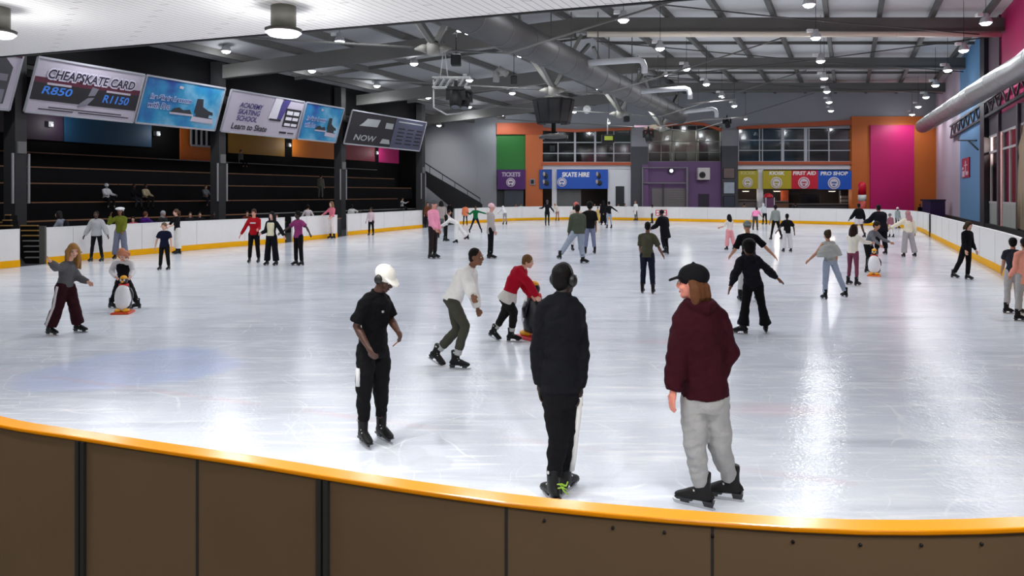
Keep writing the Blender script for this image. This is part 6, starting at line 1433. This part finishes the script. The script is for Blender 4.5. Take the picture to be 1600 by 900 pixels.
person('person in pink skirt and white blouse with long dark hair facing away', px=1142, fy=391, hpx=56, yaw=200, fem=True, skin_=TAN, top=dict(c=(222, 214, 206), fit=.02, hem=.02, sleeve=1.0, name='blouse'), pants=dict(c=(224, 152, 156), fit='wide', up=.16), hair=('long', (20, 18, 20)), armL=(.5, .3, .8), armR=(.2, .1, .5), legL=(.05, .06, .05), legR=(-.2, .1, .1))
person('person in bright pink T-shirt bending forward by the far barrier', px=1180, fy=360, hpx=36, yaw=150, lean=.85, skin_=TAN, top=dict(c=(240, 140, 186), sleeve=.8, fit=.04, hem=.16, name='shirt'), pants=dict(c=(70, 70, 74), fit='reg'), hair=('short', (40, 30, 26)), armL=(.5, .4, .1), armR=(.5, .4, .1))
person('person in pale grey hooded top bending beside the pink T-shirt', px=1195, fy=351, hpx=33, yaw=190, lean=.4, skin_=TAN, top=dict(c=(196, 200, 200), fit=.05, hem=.16, name='hoodie'), pants=dict(c=(24, 22, 24), fit='reg'), hat=('hood', (196, 198, 206)))
person('person in grey top and black leggings with legs apart facing away', px=1213, fy=375, hpx=55, yaw=185, fem=True, skin_=MIDS, top=dict(c=(140, 146, 142), fit=.025, hem=.06, name='shirt'), pants=dict(c=(18, 18, 20), fit='slim'), hair=('short', (22, 18, 18)), armL=(.1, .2, .2), armR=(.1, .2, .3), legL=(.02, .18, .04), legR=(.0, .26, .04))
person('child in black T-shirt and white trousers facing away on the far ice', px=1230, fy=394, hpx=60, yaw=180, kid=.3, skin_=DARK, top=dict(c=(19, 19, 22), sleeve=.8, fit=.04, hem=.18, name='shirt'), pants=dict(c=(206, 204, 206), fit='wide', up=.12), hair=('buzz', (18, 16, 16)), armR=(.05, .5, .1, .2), armL=(.1, .5, .4), legL=(.02, .1, .03), legR=(.02, .1, .03))
person('person in black jacket over long white shirt before the lolly sign', px=1344, fy=372, hpx=54, yaw=185, skin_=DARK, girth=1.12, top=dict(c=(17, 17, 20), fit=.05, hem=.02, loose=.03), pants=dict(c=(206, 200, 204), fit='wide', len=.6, name='shorts'), hair=('buzz', (18, 16, 16)), armL=(.2, .4, .4), armR=(.1, .35, .2), legL=(.1, .1, .2), legR=(-.15, .12, .2))
person('big person in black bending before the magenta panel', px=1377, fy=398, hpx=78, yaw=178, lean=.32, skin_=(120, 70, 62), girth=1.28, top=dict(c=(16, 17, 24), fit=.05, hem=.2, loose=.02), pants=dict(c=(17, 17, 20), fit='reg'), hair=('buzz', (20, 18, 18)), armL=(.7, .3, .6), armR=(.6, .25, .5))
person('child in grey helmet and mauve jacket beside the big person in black', px=1393, fy=371, hpx=37, yaw=190, kid=.4, lean=.25, skin_=TAN, top=dict(c=(150, 96, 110), fit=.04, hem=.1), pants=dict(c=(206, 206, 206), fit='reg'), hat=('helmet', (110, 112, 114)))
person('person in grey top and white cap by the curved corner boards', px=1402, fy=357, hpx=33, yaw=10, skin_=(90, 66, 60), top=dict(c=(158, 166, 166), fit=.035, hem=.3), pants=dict(c=(40, 40, 44), fit='slim'), hair=('none', BLK), hat=('beanie', (232, 226, 222)))
# ---- outside the boards and on the stand
ST = dict(skates=False)
def seated(label, px, headpy, s_tier, zb, yaw, **k):
    """on a bench: pelvis over the plank, feet on the tier below"""
    d = D_of(px, s_tier - .1)
    person(label, d=d, px=px, h=k.pop('h', 1.3), gz=zb - .42, yaw=yaw - 10, legL=(1.4, .12, 1.4), legR=(1.4, .12, 1.4), onpelvis=True, skates=False, **k)
zt = dict(tiers)
seated('person in black shirt sitting on the second bench beside the cream jacket', 209, 283, -37.05, 2.03, 75, skin_=DARK, top=dict(c=(18, 18, 22), fit=.03, hem=.06, name='shirt'), pants=dict(c=(44, 46, 56), fit='reg'), hair=('buzz', (18, 16, 16)), armL=(.5, .1, .8), armR=(.5, .1, .8))
seated('person in cream jacket sitting on the second bench under the blue panel', 227, 282, -37.05, 2.03, 80, skin_=DARK, top=dict(c=(176, 164, 134), fit=.04, hem=.06, loose=.02), pants=dict(c=(28, 28, 32), fit='reg'), hair=('buzz', (18, 16, 16)), armL=(.5, .1, .7), armR=(.5, .1, .7))
seated('person in grey hoodie sitting on the second bench beside the stand post', 321, 287, -37.05, 2.03, 70, skin_=TAN, top=dict(c=(104, 106, 110), fit=.04, hem=.06, name='hoodie'), pants=dict(c=(34, 36, 44), fit='reg'), hair=('short', (90, 70, 50)), armL=(.6, .1, .7), armR=(.6, .1, .7))
seated('person in grey shirt sitting on the upper bench under the mustard panel', 376, 241, -41.5, 4.54, 80, skin_=TAN, top=dict(c=(96, 98, 98), fit=.03, hem=.06, name='shirt'), pants=dict(c=(22, 22, 24), fit='reg'), hair=('short', (70, 60, 50)))
seated('person in pale grey top sitting with raised arms on the lowest bench', 628, 300, -35.4, 1.22, 85, skin_=TAN, top=dict(c=(168, 168, 170), fit=.04, hem=.06, name='top'), pants=dict(c=(22, 22, 24), fit='reg'), hair=('short', (30, 26, 26)), armL=(.8, .8, 1.4), armR=(.8, .8, 1.4))
def beyond(label, px, toppy, d, yaw, h=1.65, **k):
    person(label, d=d, px=px, h=h, gz=EYE + (HY - toppy) / F * d - h if k.pop('raise_', False) else -.06, yaw=yaw, skates=False, **k)
beyond('person in purple top standing with back to the rink behind the boards', 226, 318, 31.5, 160, 1.7, skin_=TAN, girth=1.15, top=dict(c=(66, 28, 112), fit=.05, hem=.14, loose=.02, name='top'), pants=dict(c=(24, 24, 26), fit='reg'), hair=('short', (96, 60, 44)), armR=(.6, .6, 1.2))
beyond('person in dark coat with a grey hood behind the boards next to the purple top', 254, 322, 31.5, 70, 1.72, skin_=TAN, top=dict(c=(34, 36, 38), fit=.045, hem=.14), pants=dict(c=(24, 24, 26), fit='reg'), hat=('hood', (150, 152, 154)))
beyond('person with pink sleeves behind the boards beside the purple top', 208, 330, 31, 20, 1.5, skin_=LIGHT, top=dict(c=(170, 60, 84), fit=.035, hem=.14), pants=dict(c=(24, 24, 26), fit='reg'), hair=('short', (40, 30, 28)))
for px, top_, hc_, lab in ((297, (34, 34, 38), (40, 30, 26), 'person in charcoal jacket behind the boards near the ponytail'), (312, (24, 24, 28), (26, 22, 22), 'person in black jacket leaning behind the boards beside the charcoal jacket'), (334, (20, 20, 24), (20, 18, 18), 'person in black top in the shadow below the stand post'), (386, (96, 44, 32), (40, 30, 24), 'person in rust brown top behind the boards by the red jacket'), (432, (226, 200, 204), (70, 50, 44), 'person in pale pink top looking over the boards between the three friends')):
    beyond(lab, px, 330, 35 if px < 350 else 37, 30, 1.6 if px != 432 else 1.42, skin_=LIGHT if px != 334 else DARK, top=dict(c=top_, fit=.035, hem=.12), pants=dict(c=(22, 22, 24), fit='reg'), hair=('short', hc_))
beyond('person in white crop top and black trousers seen from behind past the boards', 481, 315, 41.5, 185, 1.85, fem=True, skin_=TAN, top=dict(c=(206, 196, 198), fit=.02, hem=0, sleeve=1.9, name='top'), pants=dict(c=(18, 18, 20), fit='reg'), hair=('short', (22, 18, 18)), armL=(.0, .5, .1), armR=(0, .5, .1))
person('person in pale jacket standing on the stand steps above the crop top', d=52.5, px=501, h=1.75, gz=2.03, yaw=170, skates=False, skin_=TAN, top=dict(c=(112, 110, 100), fit=.035, hem=.16), pants=dict(c=(96, 100, 98), fit='reg'), hair=('short', (24, 20, 20)))
beyond('person in white T-shirt with a raised arm beyond the second opening', 550, 315, 46, 190, 1.8, skin_=DARK, top=dict(c=(200, 200, 198), sleeve=.8, fit=.035, hem=.2, name='shirt'), pants=dict(c=(24, 24, 26), fit='reg'), hair=('buzz', (18, 16, 16)), armR=(.6, .9, 1.7))
seated('person in black and white padded suit sitting on the second bench', 166, 290, -37.05, 2.03, 75, skin_=(140, 140, 140), girth=1.15, top=dict(c=(210, 212, 216), fit=.04, hem=.1), pants=dict(c=(24, 24, 28), fit='reg'), hat=('helmet', (222, 224, 228)), armL=(.6, .2, .8), armR=(.6, .2, .8))
beyond('person in black standing behind the corner boards by the orange wall', 1437, 318, 62.5, 20, 1.62, skin_=DARK, top=dict(c=(20, 20, 24), fit=.04, hem=.2), pants=dict(c=(20, 20, 22), fit='reg'), hair=('buzz', (18, 16, 16)))
for px, c_, hc_, lab in ((806, (150, 20, 60), (30, 24, 22), 'person in crimson hoodie outside the far barrier by the tickets curtain'), (814, (140, 190, 160), (60, 50, 40), 'person in mint shirt outside the far barrier beside the orange pillar'), (966, (196, 196, 196), (80, 70, 60), 'person in pale grey top outside the far barrier by the dark door'), (976, (30, 30, 32), (24, 20, 20), 'person in black top outside the far barrier next to the pale grey top'), (929, (46, 42, 46), (30, 26, 24), 'person in charcoal top waiting in the dark shop opening'), (938, (24, 24, 28), (30, 26, 24), 'person in black jacket waiting in the dark shop opening'), (1163, (120, 96, 84), (30, 24, 22), 'person in brown top at the pale kiosk counter'), (1243, (40, 36, 38), (26, 22, 22), 'person in dark top at the long dark shop counter')):
    beyond(lab, px, 318, 70.3, 180 if px > 1100 else 10, 1.55, skin_=TAN, top=dict(c=c_, fit=.035, hem=.14), pants=dict(c=(30, 30, 34), fit='reg'), hair=('short', hc_))
beyond('person in black crouched over the far barrier behind the olive gilet', 900, 308, 62, 330, 1.72, skin_=TAN, lean=.3, top=dict(c=(44, 44, 46), fit=.035, hem=.14), pants=dict(c=(30, 30, 34), fit='reg'), hair=('short', (60, 54, 50)))
# darker grey patch beside the white cap skater is part of the ice colour
